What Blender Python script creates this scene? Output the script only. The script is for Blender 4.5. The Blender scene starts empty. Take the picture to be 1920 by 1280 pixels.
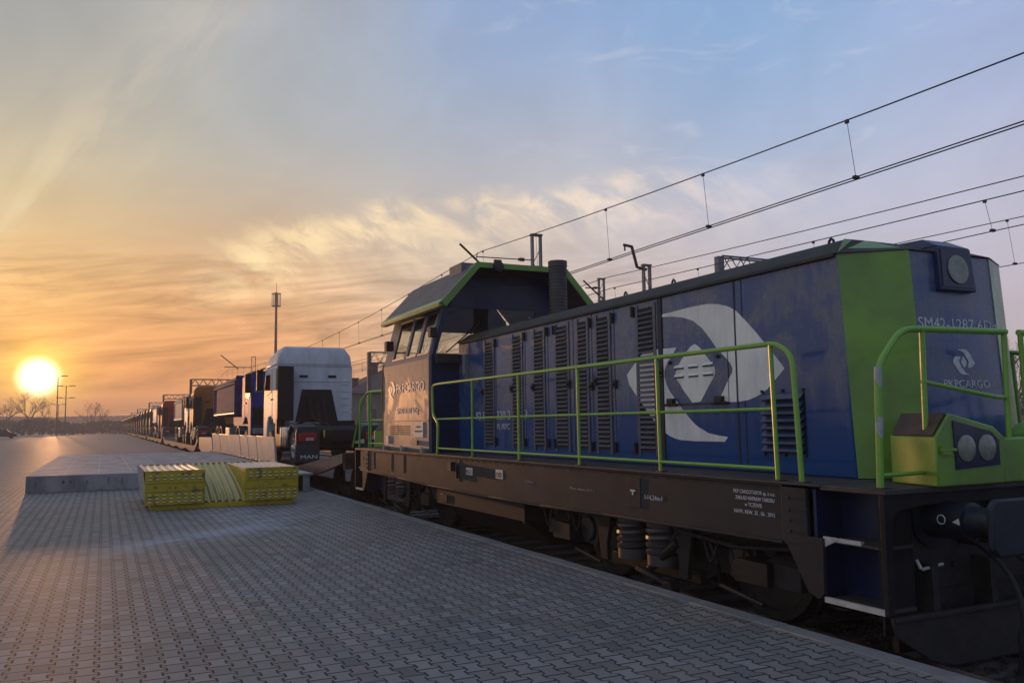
import bpy, bmesh, math, random
from mathutils import Vector, Matrix
R = math.radians
random.seed(7)
sc = bpy.context.scene
COL = sc.collection

# ------------------------------------------------------------------ camera
cam_d = bpy.data.cameras.new('camera')
cam = bpy.data.objects.new('camera', cam_d)
COL.objects.link(cam)
A = Vector((0.9019162615924541, -0.02845589166682923, -0.4309725273199415))    # world X in camera axes
B = Vector((-0.43168842395929735, -0.09141637213255709, -0.8973784884460179))  # world Y in camera axes
Cc = Vector((-0.013862239885025551, 0.9954061026212205, -0.09473399162815051)) # world Z in camera axes
cam.matrix_world = Matrix(((A.x, A.y, A.z, 0), (B.x, B.y, B.z, 0), (Cc.x, Cc.y, Cc.z, 1.5), (0, 0, 0, 1)))
cam_d.sensor_width = 36.0
cam_d.sensor_fit = 'HORIZONTAL'
cam_d.lens = 1590.2547 / 1920 * 36.0
cam_d.clip_start = 0.05
cam_d.clip_end = 6000
sc.camera = cam

# ------------------------------------------------------------------ view + light
sc.view_settings.view_transform = 'Standard'
sc.view_settings.look = 'None'
sc.view_settings.exposure = 0.0
sc.view_settings.gamma = 1.0
SUN_AZ, SUN_EL = -3.58, 3.0
def direction(az, el):
    a, e = R(az), R(el)
    return Vector((math.sin(a)*math.cos(e), math.cos(a)*math.cos(e), math.sin(e)))
SUN = direction(SUN_AZ, SUN_EL)
sun_d = bpy.data.lights.new('sun', 'SUN')
sun_d.energy = 3.0
sun_d.angle = R(0.55)
sun_d.color = (1.0, 0.46, 0.18)
sun = bpy.data.objects.new('sun', sun_d)
COL.objects.link(sun)
LAMP = direction(-2.9, 1.95)
sun.rotation_euler = (-LAMP).to_track_quat('-Z', 'Y').to_euler()

def lin(c):
    def f(v):
        v /= 255.0
        return v/12.92 if v <= 0.04045 else ((v+0.055)/1.055)**2.4
    return tuple(f(v) for v in c)

# a tiny helper to write node expressions
class NX:
    def __init__(s, nt): s.nt = nt
    def new(s, t): return s.nt.nodes.new(t)
    def put(s, sock, v):
        if isinstance(v, bpy.types.NodeSocket): s.nt.links.new(v, sock)
        else: sock.default_value = v
    def m(s, op, a, b=None, c=None, clamp=False):
        n = s.new('ShaderNodeMath'); n.operation = op; n.use_clamp = clamp
        s.put(n.inputs[0], a)
        if b is not None: s.put(n.inputs[1], b)
        if c is not None: s.put(n.inputs[2], c)
        return n.outputs[0]
    def v(s, op, a, b=None, scale=None):
        n = s.new('ShaderNodeVectorMath'); n.operation = op
        s.put(n.inputs[0], a)
        if b is not None: s.put(n.inputs[1], b)
        if scale is not None: s.put(n.inputs[3], scale)
        return n.outputs['Value'] if op in ('DOT_PRODUCT', 'LENGTH', 'DISTANCE') else n.outputs['Vector']
    def sep(s, v):
        n = s.new('ShaderNodeSeparateXYZ'); s.put(n.inputs[0], v); return n.outputs
    def comb(s, x, y, z=0.0):
        n = s.new('ShaderNodeCombineXYZ')
        for i, q in enumerate((x, y, z)): s.put(n.inputs[i], q)
        return n.outputs[0]
    def noise(s, vec, scale, detail=3.0, rough=0.55, dist=0.0, w=None):
        n = s.new('ShaderNodeTexNoise')
        s.put(n.inputs['Vector'], vec)
        n.inputs['Scale'].default_value = scale
        n.inputs['Detail'].default_value = detail
        n.inputs['Roughness'].default_value = rough
        n.inputs['Distortion'].default_value = dist
        return n.outputs['Fac']
    def smooth(s, v, lo, hi):
        n = s.new('ShaderNodeMapRange'); n.interpolation_type = 'SMOOTHSTEP'
        s.put(n.inputs[0], v); s.put(n.inputs[1], lo); s.put(n.inputs[2], hi)
        n.inputs[3].default_value = 0.0; n.inputs[4].default_value = 1.0
        return n.outputs[0]
    def mix(s, f, a, b):
        n = s.new('ShaderNodeMix'); n.data_type = 'RGBA'
        s.put(n.inputs[0], f); s.put(n.inputs[6], a); s.put(n.inputs[7], b)
        return n.outputs[2]

world = bpy.data.worlds.new('World')
sc.world = world
world.use_nodes = True
wn = world.node_tree
wn.nodes.clear()
W = NX(wn)
tc = W.new('ShaderNodeTexCoord').outputs['Generated']
D = W.v('NORMALIZE', tc)
# air colours by direction: (azimuth from the rails, elevation, r, g, b)
SKY = [(-6.4, 24.1, 136, 144, 156), (-2.1, 23.2, 158, 162, 162), (3.2, 24.0, 172, 173, 168), (-5.4, 14.6, 202, 194, 166), (-1.9, 17.8, 180, 180, 165),
 (7.6, 17.4, 158, 172, 178), (12.7, 23.8, 162, 170, 184), (26.0, 25.5, 130, 160, 204), (23.6, 19.2, 150, 172, 202), (38.4, 23.5, 130, 168, 212),
 (45.1, 18.6, 142, 178, 218), (57.5, 22.5, 150, 172, 214), (57.0, 14.7, 182, 188, 210), (44.8, 13.0, 202, 196, 204), (32.1, 16.3, 182, 188, 202),
 (16.3, 16.4, 162, 174, 180), (2.8, 12.3, 176, 180, 166), (-3.0, 10.2, 226, 198, 134), (-5.6, 6.3, 255, 202, 96), (0.0, 5.9, 252, 192, 96),
 (6.1, 8.1, 222, 186, 132), (12.8, 9.7, 216, 188, 146), (19.9, 11.2, 206, 194, 176), (27.2, 12.9, 206, 196, 188), (14.6, 5.5, 218, 156, 104),
 (4.6, 3.3, 228, 124, 52), (0.1, 2.0, 226, 106, 40), (7.8, 5.4, 230, 160, 88), (24, 6, 210, 172, 142), (35, 6, 206, 184, 175), (53.8, 8.9, 192, 188, 205), (56.3, 4.0, 203, 188, 195), (-5.0, 2.0, 224, 112, 44),
 (8, 1, 216, 104, 48)]
FAR = [(0, 90, 104, 138, 184), (0, 45, 126, 152, 186), (60, 45, 118, 152, 202), (100, 10, 178, 172, 188), (180, 8, 128, 128, 152), (180, 40, 96, 124, 168),
       (-60, 8, 222, 190, 158), (-60, 38, 172, 190, 214), (-110, 10, 208, 204, 212), (-120, 40, 160, 184, 216), (120, 45, 118, 150, 196)]
acc_c, acc_w = None, None
for lst, sig, amp in ((SKY, 0.085, 1.0), (FAR, 0.50, 0.012)):
    for az, el, r, g, b in lst:
        d = direction(az, el)
        k = 1.0/sig**2
        dt = W.v('DOT_PRODUCT', D, tuple(d))
        w_ = W.m('EXPONENT', W.m('MULTIPLY_ADD', dt, k, -k + math.log(amp)))
        c_ = W.v('SCALE', lin((r, g, b)), scale=w_)
        acc_c = c_ if acc_c is None else W.v('ADD', acc_c, c_)
        acc_w = w_ if acc_w is None else W.m('ADD', acc_w, w_)
air = W.v('SCALE', acc_c, scale=W.m('DIVIDE', 1.0, W.m('ADD', acc_w, 1e-5)))
dx, dy, dz = W.sep(D)
az_ = W.m('MULTIPLY', W.m('ARCTAN2', dx, dy), 57.2958)
el_ = W.m('MULTIPLY', W.m('ARCSINE', dz), 57.2958)
# feathered cloud bank that climbs to the right
line = W.m('ADD', W.m('MULTIPLY_ADD', az_, 0.33, 9.3), W.m('MULTIPLY', W.m('MULTIPLY', az_, az_), -0.0044))
h = W.m('SUBTRACT', el_, line)
wob = W.noise(W.comb(W.m('MULTIPLY', az_, 0.16), W.m('MULTIPLY', el_, 0.30), 2.0), 1.0, 3.0)
h2 = W.m('ADD', h, W.m('MULTIPLY_ADD', wob, 3.6, -1.8))
top = W.m('SUBTRACT', 1.0, W.smooth(h2, -0.2, 1.5))
bot = W.smooth(h2, -5.5, -0.6)
ends = W.m('MULTIPLY', W.smooth(az_, 2.5, 9.0), W.m('SUBTRACT', 1.0, W.smooth(az_, 28.0, 52.0)))
f1 = W.m('ADD', W.m('MULTIPLY', az_, 0.42), W.m('MULTIPLY', el_, 0.50))
f2 = W.m('SUBTRACT', W.m('MULTIPLY', el_, 0.40), W.m('MULTIPLY', az_, 0.12))
feath = W.noise(W.comb(f1, f2, 0.0), 0.95, 6.0, 0.58, 0.45)
bank = W.m('MULTIPLY', W.m('MULTIPLY', W.m('MULTIPLY', top, bot), ends), W.smooth(feath, 0.30, 0.70), clamp=True)
warm = W.smooth(az_, 40.0, 5.0)
bank_col = W.mix(W.smooth(az_, 8.0, 42.0), (*lin((255, 228, 176)), 1), (*lin((236, 220, 212)), 1))
col = W.mix(W.m('MULTIPLY', bank, 1.0), air, bank_col)
# broad pale streak that climbs from the left edge
sq = W.m('SUBTRACT', W.m('SUBTRACT', el_, 14.2), W.m('MULTIPLY', W.m('ADD', az_, 5.4), 1.10))
vn = W.noise(W.comb(W.m('MULTIPLY', az_, 0.16), W.m('MULTIPLY', W.m('SUBTRACT', el_, W.m('MULTIPLY', az_, 1.1)), 0.22), 4.0), 1.0, 5.0, 0.6, 0.8)
sq = W.m('ADD', sq, W.m('MULTIPLY_ADD', vn, 9.0, -4.5))
streak = W.m('MULTIPLY', W.m('EXPONENT', W.m('MULTIPLY', W.m('POWER', W.m('ABSOLUTE', W.m('DIVIDE', sq, 4.2)), 2.0), -1.0)), W.m('MULTIPLY', W.smooth(vn, 0.30, 0.78), W.m('SUBTRACT', 1.0, W.smooth(az_, 4.0, 16.0))), clamp=True)
col = W.mix(W.m('MULTIPLY', W.m('MULTIPLY', streak, 0.72), W.smooth(el_, 9.0, 13.0)), col, W.mix(W.smooth(el_, 13.0, 24.0), (*lin((228, 212, 172)), 1), (*lin((196, 188, 178)), 1)))
# faint cirrus high over the engine
cn = W.noise(W.comb(W.m('MULTIPLY', az_, 0.10), W.m('MULTIPLY', W.m('SUBTRACT', el_, W.m('MULTIPLY', az_, 0.06)), 0.33), 7.0), 1.0, 6.0, 0.62, 1.0)
cir = W.m('MULTIPLY', W.m('MULTIPLY', W.smooth(cn, 0.52, 0.72), W.smooth(az_, 20.0, 32.0)), W.smooth(el_, 15.0, 19.0))
col = W.mix(W.m('MULTIPLY', cir, 0.45), col, (*lin((214, 216, 226)), 1))
# low flat streaks over the sun
s1 = W.noise(W.comb(W.m('MULTIPLY', az_, 0.10), W.m('MULTIPLY', W.m('SUBTRACT', el_, W.m('MULTIPLY', az_, 0.10)), 0.85), 5.0), 1.0, 6.0, 0.65, 0.6)
low = W.m('MULTIPLY', W.m('SUBTRACT', 1.0, W.smooth(el_, 8.0, 12.5)), W.m('SUBTRACT', 1.0, W.smooth(az_, 30.0, 60.0)))
mul = W.m('MULTIPLY_ADD', W.m('MULTIPLY', W.m('SUBTRACT', s1, 0.5), low), 2.3, 1.0)
# thin high veil
s2 = W.noise(W.comb(W.m('MULTIPLY_ADD', az_, 0.075, W.m('MULTIPLY', el_, -0.055)), W.m('MULTIPLY_ADD', el_, 0.075, W.m('MULTIPLY', az_, 0.02)), 9.0), 1.6, 6.0, 0.55, 0.6)
mul = W.m('MULTIPLY', mul, W.m('MULTIPLY_ADD', W.m('SUBTRACT', s2, 0.5), 0.34, 1.0))
col = W.v('SCALE', col, scale=mul)
# the sun itself and its aureole
ca = W.v('DOT_PRODUCT', D, tuple(SUN))
ang = W.m('MULTIPLY', W.m('ARCCOSINE', W.m('MINIMUM', ca, 1.0)), 57.2958)
disc = W.m('SUBTRACT', 1.0, W.smooth(ang, 0.35, 1.45))
halo = W.m('EXPONENT', W.m('MULTIPLY', W.m('POWER', W.m('DIVIDE', ang, 1.55), 1.5), -1.0))
glow = W.m('EXPONENT', W.m('DIVIDE', ang, -6.0))
col = W.v('ADD', col, W.v('SCALE', (3.2, 3.0, 2.4), scale=disc))
col = W.v('ADD', col, W.v('SCALE', (1.5, 1.15, 0.06), scale=halo))
col = W.v('ADD', col, W.v('SCALE', (0.10, 0.03, 0.0), scale=glow))
SKY_GAIN = 1.08
bg1 = W.new('ShaderNodeBackground')
W.put(bg1.inputs[0], col); bg1.inputs[1].default_value = SKY_GAIN
nish = W.new('ShaderNodeTexSky')
nish.sky_type = 'NISHITA'; nish.sun_disc = False
nish.sun_elevation = R(SUN_EL); nish.sun_rotation = R(SUN_AZ)
bg2 = W.new('ShaderNodeBackground')
W.put(bg2.inputs[0], W.v('SCALE', nish.outputs[0], scale=0.10)); bg2.inputs[1].default_value = 0.05
ad = W.new('ShaderNodeAddShader')
wn.links.new(bg1.outputs[0], ad.inputs[0]); wn.links.new(bg2.outputs[0], ad.inputs[1])
wo = W.new('ShaderNodeOutputWorld')
wn.links.new(ad.outputs[0], wo.inputs[0])

# ------------------------------------------------------------------ materials
MATS = {}
def mat(name, base, rough=0.5, metal=0.0, var=0.25, scale=6.0, rvar=0.1, bump=0.0, bscale=60.0, coat=0.0, second=None, stretch=(1, 1, 1), thresh=None, spec=None):
    """procedural material: base colour broken up by noise, uneven gloss, fine bump"""
    if name in MATS: return MATS[name]
    m = bpy.data.materials.new(name); m.use_nodes = True
    nt = m.node_tree; nt.nodes.clear(); X = NX(nt)
    p = X.new('ShaderNodeBsdfPrincipled'); o = X.new('ShaderNodeOutputMaterial')
    nt.links.new(p.outputs[0], o.inputs[0])
    co = X.new('ShaderNodeTexCoord').outputs['Object']
    cs = X.v('MULTIPLY', co, tuple(stretch))
    n1 = X.noise(cs, scale, 5.0, 0.6)
    lo, hi = thresh if thresh else (0.3, 0.7)
    f = X.smooth(n1, lo, hi)
    c2 = second if second else tuple(v*(1-var) for v in base)
    X.put(p.inputs['Base Color'], X.mix(f, (*base, 1), (*c2, 1)))
    n2 = X.noise(cs, scale*2.3, 4.0)
    X.put(p.inputs['Roughness'], X.m('MULTIPLY_ADD', X.m('SUBTRACT', n2, 0.5), rvar*2, rough, clamp=True))
    p.inputs['Metallic'].default_value = metal
    if spec is not None: p.inputs['Specular IOR Level'].default_value = spec
    if coat:
        p.inputs['Coat Weight'].default_value = coat
        p.inputs['Coat Roughness'].default_value = 0.08
    if bump:
        b = X.new('ShaderNodeBump'); b.inputs['Strength'].default_value = bump; b.inputs['Distance'].default_value = 0.01
        X.put(b.inputs['Height'], X.noise(co, bscale, 4.0))
        nt.links.new(b.outputs[0], p.inputs['Normal'])
    MATS[name] = m
    return m

def grimy_paint(name, base, dust, z0, z1, rough=0.2, amount=0.9):
    """glossy loco paint with wash marks: dull dusty patches that run down the panel"""
    m = bpy.data.materials.new(name); m.use_nodes = True
    nt = m.node_tree; nt.nodes.clear(); X = NX(nt)
    p = X.new('ShaderNodeBsdfPrincipled'); o = X.new('ShaderNodeOutputMaterial')
    nt.links.new(p.outputs[0], o.inputs[0])
    co = X.new('ShaderNodeTexCoord').outputs['Object']
    x, y, z = X.sep(co)
    wob = X.noise(co, 2.2, 5.0, 0.65, 0.7)
    run = X.noise(X.v('MULTIPLY', co, (9.0, 9.0, 0.7)), 1.0, 5.0, 0.65, 0.3)
    big = X.noise(X.v('MULTIPLY', co, (1.0, 1.0, 1.25)), 0.95, 4.0, 0.55, 0.9)
    swirl = X.noise(co, 4.0, 5.0, 0.6, 2.4)
    zz = X.m('ADD', z, X.m('ADD', X.m('MULTIPLY', X.m('SUBTRACT', wob, 0.5), 0.5), X.m('MULTIPLY', X.m('SUBTRACT', run, 0.5), 0.9)))
    dusty = X.smooth(zz, z0, z1)
    edge = X.m('ADD', X.m('ADD', X.m('MULTIPLY', big, 0.70), X.m('MULTIPLY', run, 0.24)), X.m('MULTIPLY', swirl, 0.10))
    washed = X.smooth(edge, 0.51, 0.575)
    rim = X.m('MULTIPLY', X.smooth(swirl, 0.53, 0.56), X.m('SUBTRACT', 1.0, X.smooth(swirl, 0.56, 0.60)))
    dirt = X.m('MULTIPLY', dusty, X.m('SUBTRACT', 1.0, X.m('MULTIPLY', washed, 0.85)))
    dirt = X.m('ADD', X.m('MULTIPLY', dirt, X.m('MULTIPLY_ADD', run, 0.7, 0.45)), X.m('MULTIPLY', X.m('MULTIPLY', rim, dusty), 0.40))
    spots = X.smooth(X.noise(co, 42.0, 3.0), 0.62, 0.75)
    dirt = X.m('ADD', X.m('MULTIPLY', dirt, amount), X.m('MULTIPLY', spots, 0.06), clamp=True)
    X.put(p.inputs['Base Color'], X.mix(dirt, (*base, 1), (*dust, 1)))
    X.put(p.inputs['Roughness'], X.m('MULTIPLY_ADD', dirt, 0.24, rough, clamp=True))
    p.inputs['Specular IOR Level'].default_value = 0.42
    b = X.new('ShaderNodeBump'); b.inputs['Strength'].default_value = 0.12; b.inputs['Distance'].default_value = 0.02
    X.put(b.inputs['Height'], X.noise(co, 2.6, 2.0))
    nt.links.new(b.outputs[0], p.inputs['Normal'])
    MATS[name] = m
    return m

BLUE = grimy_paint('loco_blue_paint', (0.008, 0.054, 0.185), (0.135, 0.148, 0.178), 1.65, 2.25, 0.11)
BLUE_CAB = grimy_paint('cab_blue_paint', (0.10, 0.095, 0.13), (0.19, 0.165, 0.16), 1.0, 1.6, 0.34)
BLUE_DARK = mat('dark_blue_paint', (0.006, 0.017, 0.065), 0.35, var=0.3, scale=3)
GREEN = mat('lime_green_paint', (0.15, 0.31, 0.022), 0.36, var=0.35, scale=2.2, rvar=0.15, second=(0.11, 0.20, 0.03), coat=0.2)
GREEN_RAIL = mat('green_rail_paint', (0.17, 0.36, 0.035), 0.36, var=0.2, scale=9, second=(0.14, 0.26, 0.05), thresh=(0.45, 0.8))
WHITE_DECAL = mat('white_decal', (0.78, 0.78, 0.72), 0.36, var=0.3, scale=2.0, second=(0.58, 0.58, 0.55), stretch=(3, 3, 0.7))
LETTER = mat('white_lettering', (0.62, 0.62, 0.62), 0.5, var=0.3, scale=20)
LETTER_DIM = mat('worn_lettering', (0.32, 0.29, 0.25), 0.6, var=0.35, scale=25)
FRAME = mat('underframe_paint', (0.033, 0.033, 0.033), 0.62, spec=0.18, var=0.35, scale=2.5, second=(0.026, 0.025, 0.025), bump=0.08, bscale=30)
BLACK = mat('black_grime_and_shade', (0.008, 0.008, 0.008), 0.6, var=0.5, scale=5, second=(0.024, 0.020, 0.017), bump=0.2)  # grime black; also paints the shade on the tank belly and fill panel
STEEL = mat('oily_steel', (0.05, 0.048, 0.045), 0.5, metal=0.3, var=0.4, scale=7, bump=0.15)
ROOF = mat('hood_roof_paint', (0.070, 0.064, 0.050), 0.8, spec=0.15, var=0.4, scale=3, second=(0.05, 0.05, 0.045))
CABROOF = mat('cab_roof_paint', (0.085, 0.070, 0.080), 0.5, spec=0.3, var=0.3, scale=2.5)
LOUVRE = mat('louvre_slats', (0.085, 0.095, 0.125), 0.42, var=0.4, scale=8)
DARKHOLE = mat('dark_opening', (0.004, 0.004, 0.005), 0.7)
DECK = mat('deck_plate', (0.045, 0.04, 0.036), 0.6, var=0.4, scale=6, bump=0.25, bscale=90)
LENS = mat('lamp_glass', (0.22, 0.235, 0.18), 0.3, var=0.35, scale=30, rvar=0.05, coat=0.3)
PANE_DARK = mat('lamp_panel', (0.012, 0.016, 0.05), 0.15, var=0.2)
RUST = mat('rusty_plate', (0.075, 0.045, 0.035), 0.65, var=0.4, scale=6)
RUBBER = mat('rubber', (0.014, 0.014, 0.014), 0.7, var=0.3, scale=12)
PLATE_WHITE = mat('white_plate', (0.55, 0.52, 0.46), 0.5, var=0.2, scale=12)
STEP_WHITE = mat('step_edge_paint', (0.50, 0.48, 0.43), 0.5, var=0.25, scale=12)
WIRE = mat('copper_wire', (0.03, 0.028, 0.028), 0.5, metal=0.4)
GALV = mat('painted_mast_steel', (0.10, 0.14, 0.17), 0.5, metal=0.2, var=0.3, scale=4)
MASTGREY = mat('weathered_mast', (0.12, 0.10, 0.09), 0.6, var=0.3)
CERAMIC = mat('insulator_glaze', (0.05, 0.02, 0.015), 0.2)
CONCRETE = mat('slab_concrete', (0.29, 0.285, 0.28), 0.75, var=0.3, scale=1.9, thresh=(0.42, 0.62), second=(0.17, 0.17, 0.175), bump=0.5, bscale=35)
PLATE_CONC = mat('pale_plate', (0.62, 0.54, 0.46), 0.42, metal=0.55, var=0.3, scale=2.2, second=(0.48, 0.41, 0.34), bump=0.12, bscale=25)
YELLOW = mat('yellow_paint', (0.46, 0.34, 0.010), 0.5, var=0.35, scale=7, thresh=(0.50, 0.66), second=(0.20, 0.13, 0.022), bump=0.1)
GALVSHEET = mat('corrugated_steel', (0.50, 0.50, 0.48), 0.38, metal=0.45, var=0.3, scale=5)
YSHEET = mat('yellow_corrugated_steel', (0.42, 0.36, 0.14), 0.42, metal=0.35, var=0.35, scale=5, second=(0.36, 0.30, 0.09))
WAGON = mat('wagon_steel', (0.14, 0.085, 0.060), 0.36, metal=0.5, var=0.4, scale=3, second=(0.06, 0.042, 0.035))
WAGONDECK = mat('wagon_deck', (0.07, 0.05, 0.042), 0.7, var=0.4, scale=2)
TYRE = mat('tyre', (0.016, 0.016, 0.017), 0.65, var=0.2)
RIM = mat('steel_rim', (0.45, 0.46, 0.48), 0.35, metal=0.7, var=0.2)
TRUCKBLACK = mat('black_plastic', (0.008, 0.008, 0.009), 0.5, spec=0.25, var=0.3)
MUD = mat('mudguard_plastic', (0.020, 0.023, 0.030), 0.38, var=0.3)
ALU = mat('ribbed_aluminium', (0.55, 0.52, 0.48), 0.3, metal=0.8, var=0.2)
TAIL = mat('tail_light_lens', (0.35, 0.015, 0.02), 0.2, var=0.2)
TAILW = mat('clear_lens', (0.4, 0.36, 0.36), 0.2, var=0.2)
YELBOX = mat('yellow_plastic', (0.62, 0.42, 0.015), 0.5, var=0.2)
CHROME = mat('headlamp', (0.5, 0.5, 0.5), 0.2, metal=0.6)
BARK = mat('bark', (0.085, 0.066, 0.052), 0.8, var=0.4, scale=8)
HEDGE = mat('winter_hedge', (0.055, 0.045, 0.034), 0.85, var=0.4, scale=1)
GRASS = mat('dry_grass', (0.07, 0.065, 0.03), 0.8, var=0.5, scale=10)
WALLM = mat('rendered_wall', (0.20, 0.18, 0.16), 0.8, var=0.25, scale=1)
ROOFM = mat('brown_roof', (0.075, 0.058, 0.055), 0.8, var=0.3, scale=2, bump=0.3, bscale=8)
SLEEPER = mat('concrete_sleeper', (0.16, 0.15, 0.14), 0.8, var=0.3)
RAILM = mat('rail_steel', (0.10, 0.075, 0.06), 0.4, metal=0.6, var=0.3)
STONE = mat('ballast_stone', (0.10, 0.088, 0.078), 0.85, var=0.5, scale=9, second=(0.05, 0.045, 0.04))

def paint(name, c, rough=0.32):
    return mat(name, c, rough+0.22, var=0.2, scale=1.2, rvar=0.08, spec=0.15)

def glass(name, tint=(0.97, 0.98, 0.96), rough=0.02, clear=0.97, ior=1.55):
    m = bpy.data.materials.new(name); m.use_nodes = True
    nt = m.node_tree; nt.nodes.clear(); X = NX(nt)
    o = X.new('ShaderNodeOutputMaterial')
    t = X.new('ShaderNodeBsdfTransparent'); t.inputs[0].default_value = (*[v*clear for v in tint], 1)
    g = X.new('ShaderNodeBsdfGlossy'); g.inputs['Roughness'].default_value = rough
    fr = X.new('ShaderNodeFresnel'); fr.inputs['IOR'].default_value = ior
    co = X.new('ShaderNodeTexCoord').outputs['Object']
    df = X.new('ShaderNodeBsdfDiffuse'); df.inputs['Color'].default_value = (0.30, 0.29, 0.27, 1)
    mx0 = X.new('ShaderNodeMixShader')
    X.put(mx0.inputs[0], X.m('MULTIPLY', X.smooth(X.noise(co, 3.0, 5.0), 0.35, 0.75), 0.07))
    nt.links.new(t.outputs[0], mx0.inputs[1]); nt.links.new(df.outputs[0], mx0.inputs[2])
    mx = X.new('ShaderNodeMixShader')
    ge = X.new('ShaderNodeNewGeometry'); X.put(mx.inputs[0], X.m('MULTIPLY', fr.outputs[0], X.m('SUBTRACT', 1.0, ge.outputs['Backfacing']))); nt.links.new(mx0.outputs[0], mx.inputs[1]); nt.links.new(g.outputs[0], mx.inputs[2])
    nt.links.new(mx.outputs[0], o.inputs[0])
    return m
GLASS = glass('cab_glass')
FILM = glass('side_glass', (0.97, 0.97, 0.95), 0.06, 0.98, 1.6)
WINDOW = mat('dark_window', (0.01, 0.012, 0.014), 0.06, var=0.2, rvar=0.03, coat=1.0)

def paver_material():
    m = bpy.data.materials.new('interlocking_pavers'); m.use_nodes = True
    nt = m.node_tree; nt.nodes.clear(); X = NX(nt)
    p = X.new('ShaderNodeBsdfPrincipled'); o = X.new('ShaderNodeOutputMaterial')
    nt.links.new(p.outputs[0], o.inputs[0])
    co = X.new('ShaderNodeTexCoord').outputs['Object']
    wv = X.noise(co, 0.8, 2.0)
    x, y, z = X.sep(co)
    Wd, Hd = 0.127, 0.192
    u = X.m('DIVIDE', X.m('ADD', x, X.m('MULTIPLY', X.m('SUBTRACT', wv, 0.5), 0.006)), Wd)
    v = X.m('DIVIDE', X.m('ADD', y, X.m('MULTIPLY', X.m('SUBTRACT', wv, 0.5), 0.010)), Hd)
    i0 = X.m('ROUND', u)
    par = X.m('FLOORED_MODULO', i0, 2.0)
    s = X.m('MULTIPLY_ADD', par, -2.0, 1.0)
    c = X.m('MULTIPLY', X.m('COSINE', X.m('MULTIPLY', v, 2*math.pi)), s)
    t = X.m('MULTIPLY', X.m('MAXIMUM', X.m('MINIMUM', X.m('MULTIPLY', c, 2.8), 1.0), -1.0), 0.115)
    du = X.m('SUBTRACT', u, X.m('ADD', i0, t))
    right = X.m('GREATER_THAN', du, 0.0)
    j = X.m('ADD', X.m('SUBTRACT', i0, 1.0), right)
    dcol = X.m('MULTIPLY', X.m('ABSOLUTE', du), Wd)
    vj = X.m('ADD', v, X.m('MULTIPLY', X.m('SUBTRACT', 1.0, X.m('FLOORED_MODULO', j, 2.0)), 0.5))
    drow = X.m('MULTIPLY', X.m('ABSOLUTE', X.m('SUBTRACT', vj, X.m('ROUND', vj))), Hd)
    r = X.m('FLOOR', vj)
    wnz = X.new('ShaderNodeTexWhiteNoise'); wnz.noise_dimensions = '2D'
    X.put(wnz.inputs['Vector'], X.comb(j, r))
    rnd = wnz.outputs['Value']
    d = X.m('MINIMUM', X.m('MULTIPLY', dcol, 1.0), X.m('MULTIPLY', drow, 0.86))
    ew = X.m('MULTIPLY_ADD', rnd, 0.0022, 0.0036)
    face = X.smooth(d, ew, X.m('ADD', ew, 0.0045))
    big = X.noise(co, 0.35, 4.0, 0.6)
    fine = X.noise(co, 55.0, 4.0, 0.7)
    mid = X.noise(co, 5.0, 4.0, 0.6)
    val = X.m('MULTIPLY', X.m('MULTIPLY_ADD', rnd, 0.42, 0.79), X.m('MULTIPLY_ADD', fine, 0.5, 0.75))
    val = X.m('MULTIPLY', val, X.m('MULTIPLY_ADD', mid, 0.35, 0.82))
    val = X.m('MULTIPLY', val, X.m('MULTIPLY_ADD', big, 0.4, 0.8))
    hue = X.mix(X.smooth(X.noise(X.comb(j, r), 0.23, 2.0), 0.4, 0.65), (0.172, 0.166, 0.155, 1), (0.196, 0.168, 0.148, 1))
    colr = X.v('SCALE', hue, scale=val)
    # spilled cement dust in front of the ramp
    e1 = X.m('SUBTRACT', X.m('SUBTRACT', y, 12.45), X.m('MULTIPLY', X.m('SUBTRACT', x, 0.9), 0.80))
    dn = X.noise(co, 1.1, 6.0, 0.7, 0.8)
    st = X.m('EXPONENT', X.m('MULTIPLY', X.m('POWER', X.m('ABSOLUTE', X.m('DIVIDE', X.m('ADD', e1, X.m('MULTIPLY_ADD', dn, 1.4, -0.7)), 0.55)), 2.0), -1.0))
    sx = X.m('MULTIPLY', X.smooth(x, -0.6, 0.9), X.m('SUBTRACT', 1.0, X.smooth(x, 1.8, 3.2)))
    patch = X.v('DISTANCE', X.v('MULTIPLY', co, (1.0, 0.55, 0.0)), (2.3, 7.9, 0.0))
    dust2 = X.m('MULTIPLY', X.m('SUBTRACT', 1.0, X.smooth(patch, 0.3, 1.7)), X.smooth(dn, 0.40, 0.62))
    dust = X.m('MULTIPLY', X.m('MAXIMUM', X.m('MULTIPLY', st, sx), X.m('MULTIPLY', dust2, 0.8)), X.smooth(dn, 0.22, 0.6), clamp=True)
    jn = X.noise(co, 2.2, 4.0)
    joint = X.mix(dust, X.mix(X.smooth(jn, 0.45, 0.7), (0.028, 0.026, 0.024, 1), (0.070, 0.064, 0.056, 1)), (0.16, 0.17, 0.20, 1))
    faced = X.mix(X.m('MULTIPLY', dust, 0.75), colr, (0.33, 0.35, 0.40, 1))
    odd = X.smooth(rnd, 0.972, 0.976)
    faced = X.mix(X.m('MULTIPLY', odd, 0.55), faced, (0.235, 0.225, 0.215, 1))
    odd2 = X.m('SUBTRACT', 1.0, X.smooth(rnd, 0.020, 0.024))
    faced = X.mix(X.m('MULTIPLY', odd2, 0.5), faced, (0.075, 0.072, 0.07, 1))
    blot = X.smooth(X.noise(co, 0.55, 6.0, 0.7, 0.7), 0.55, 0.68)
    faced = X.mix(X.m('MULTIPLY', blot, 0.30), faced, (0.085, 0.083, 0.082, 1))
    # oil drips near the edge
    spot = X.smooth(X.noise(co, 1.9, 3.0), 0.71, 0.76)
    faced = X.mix(X.m('MULTIPLY', spot, 0.5), faced, (0.05, 0.05, 0.055, 1))
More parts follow.
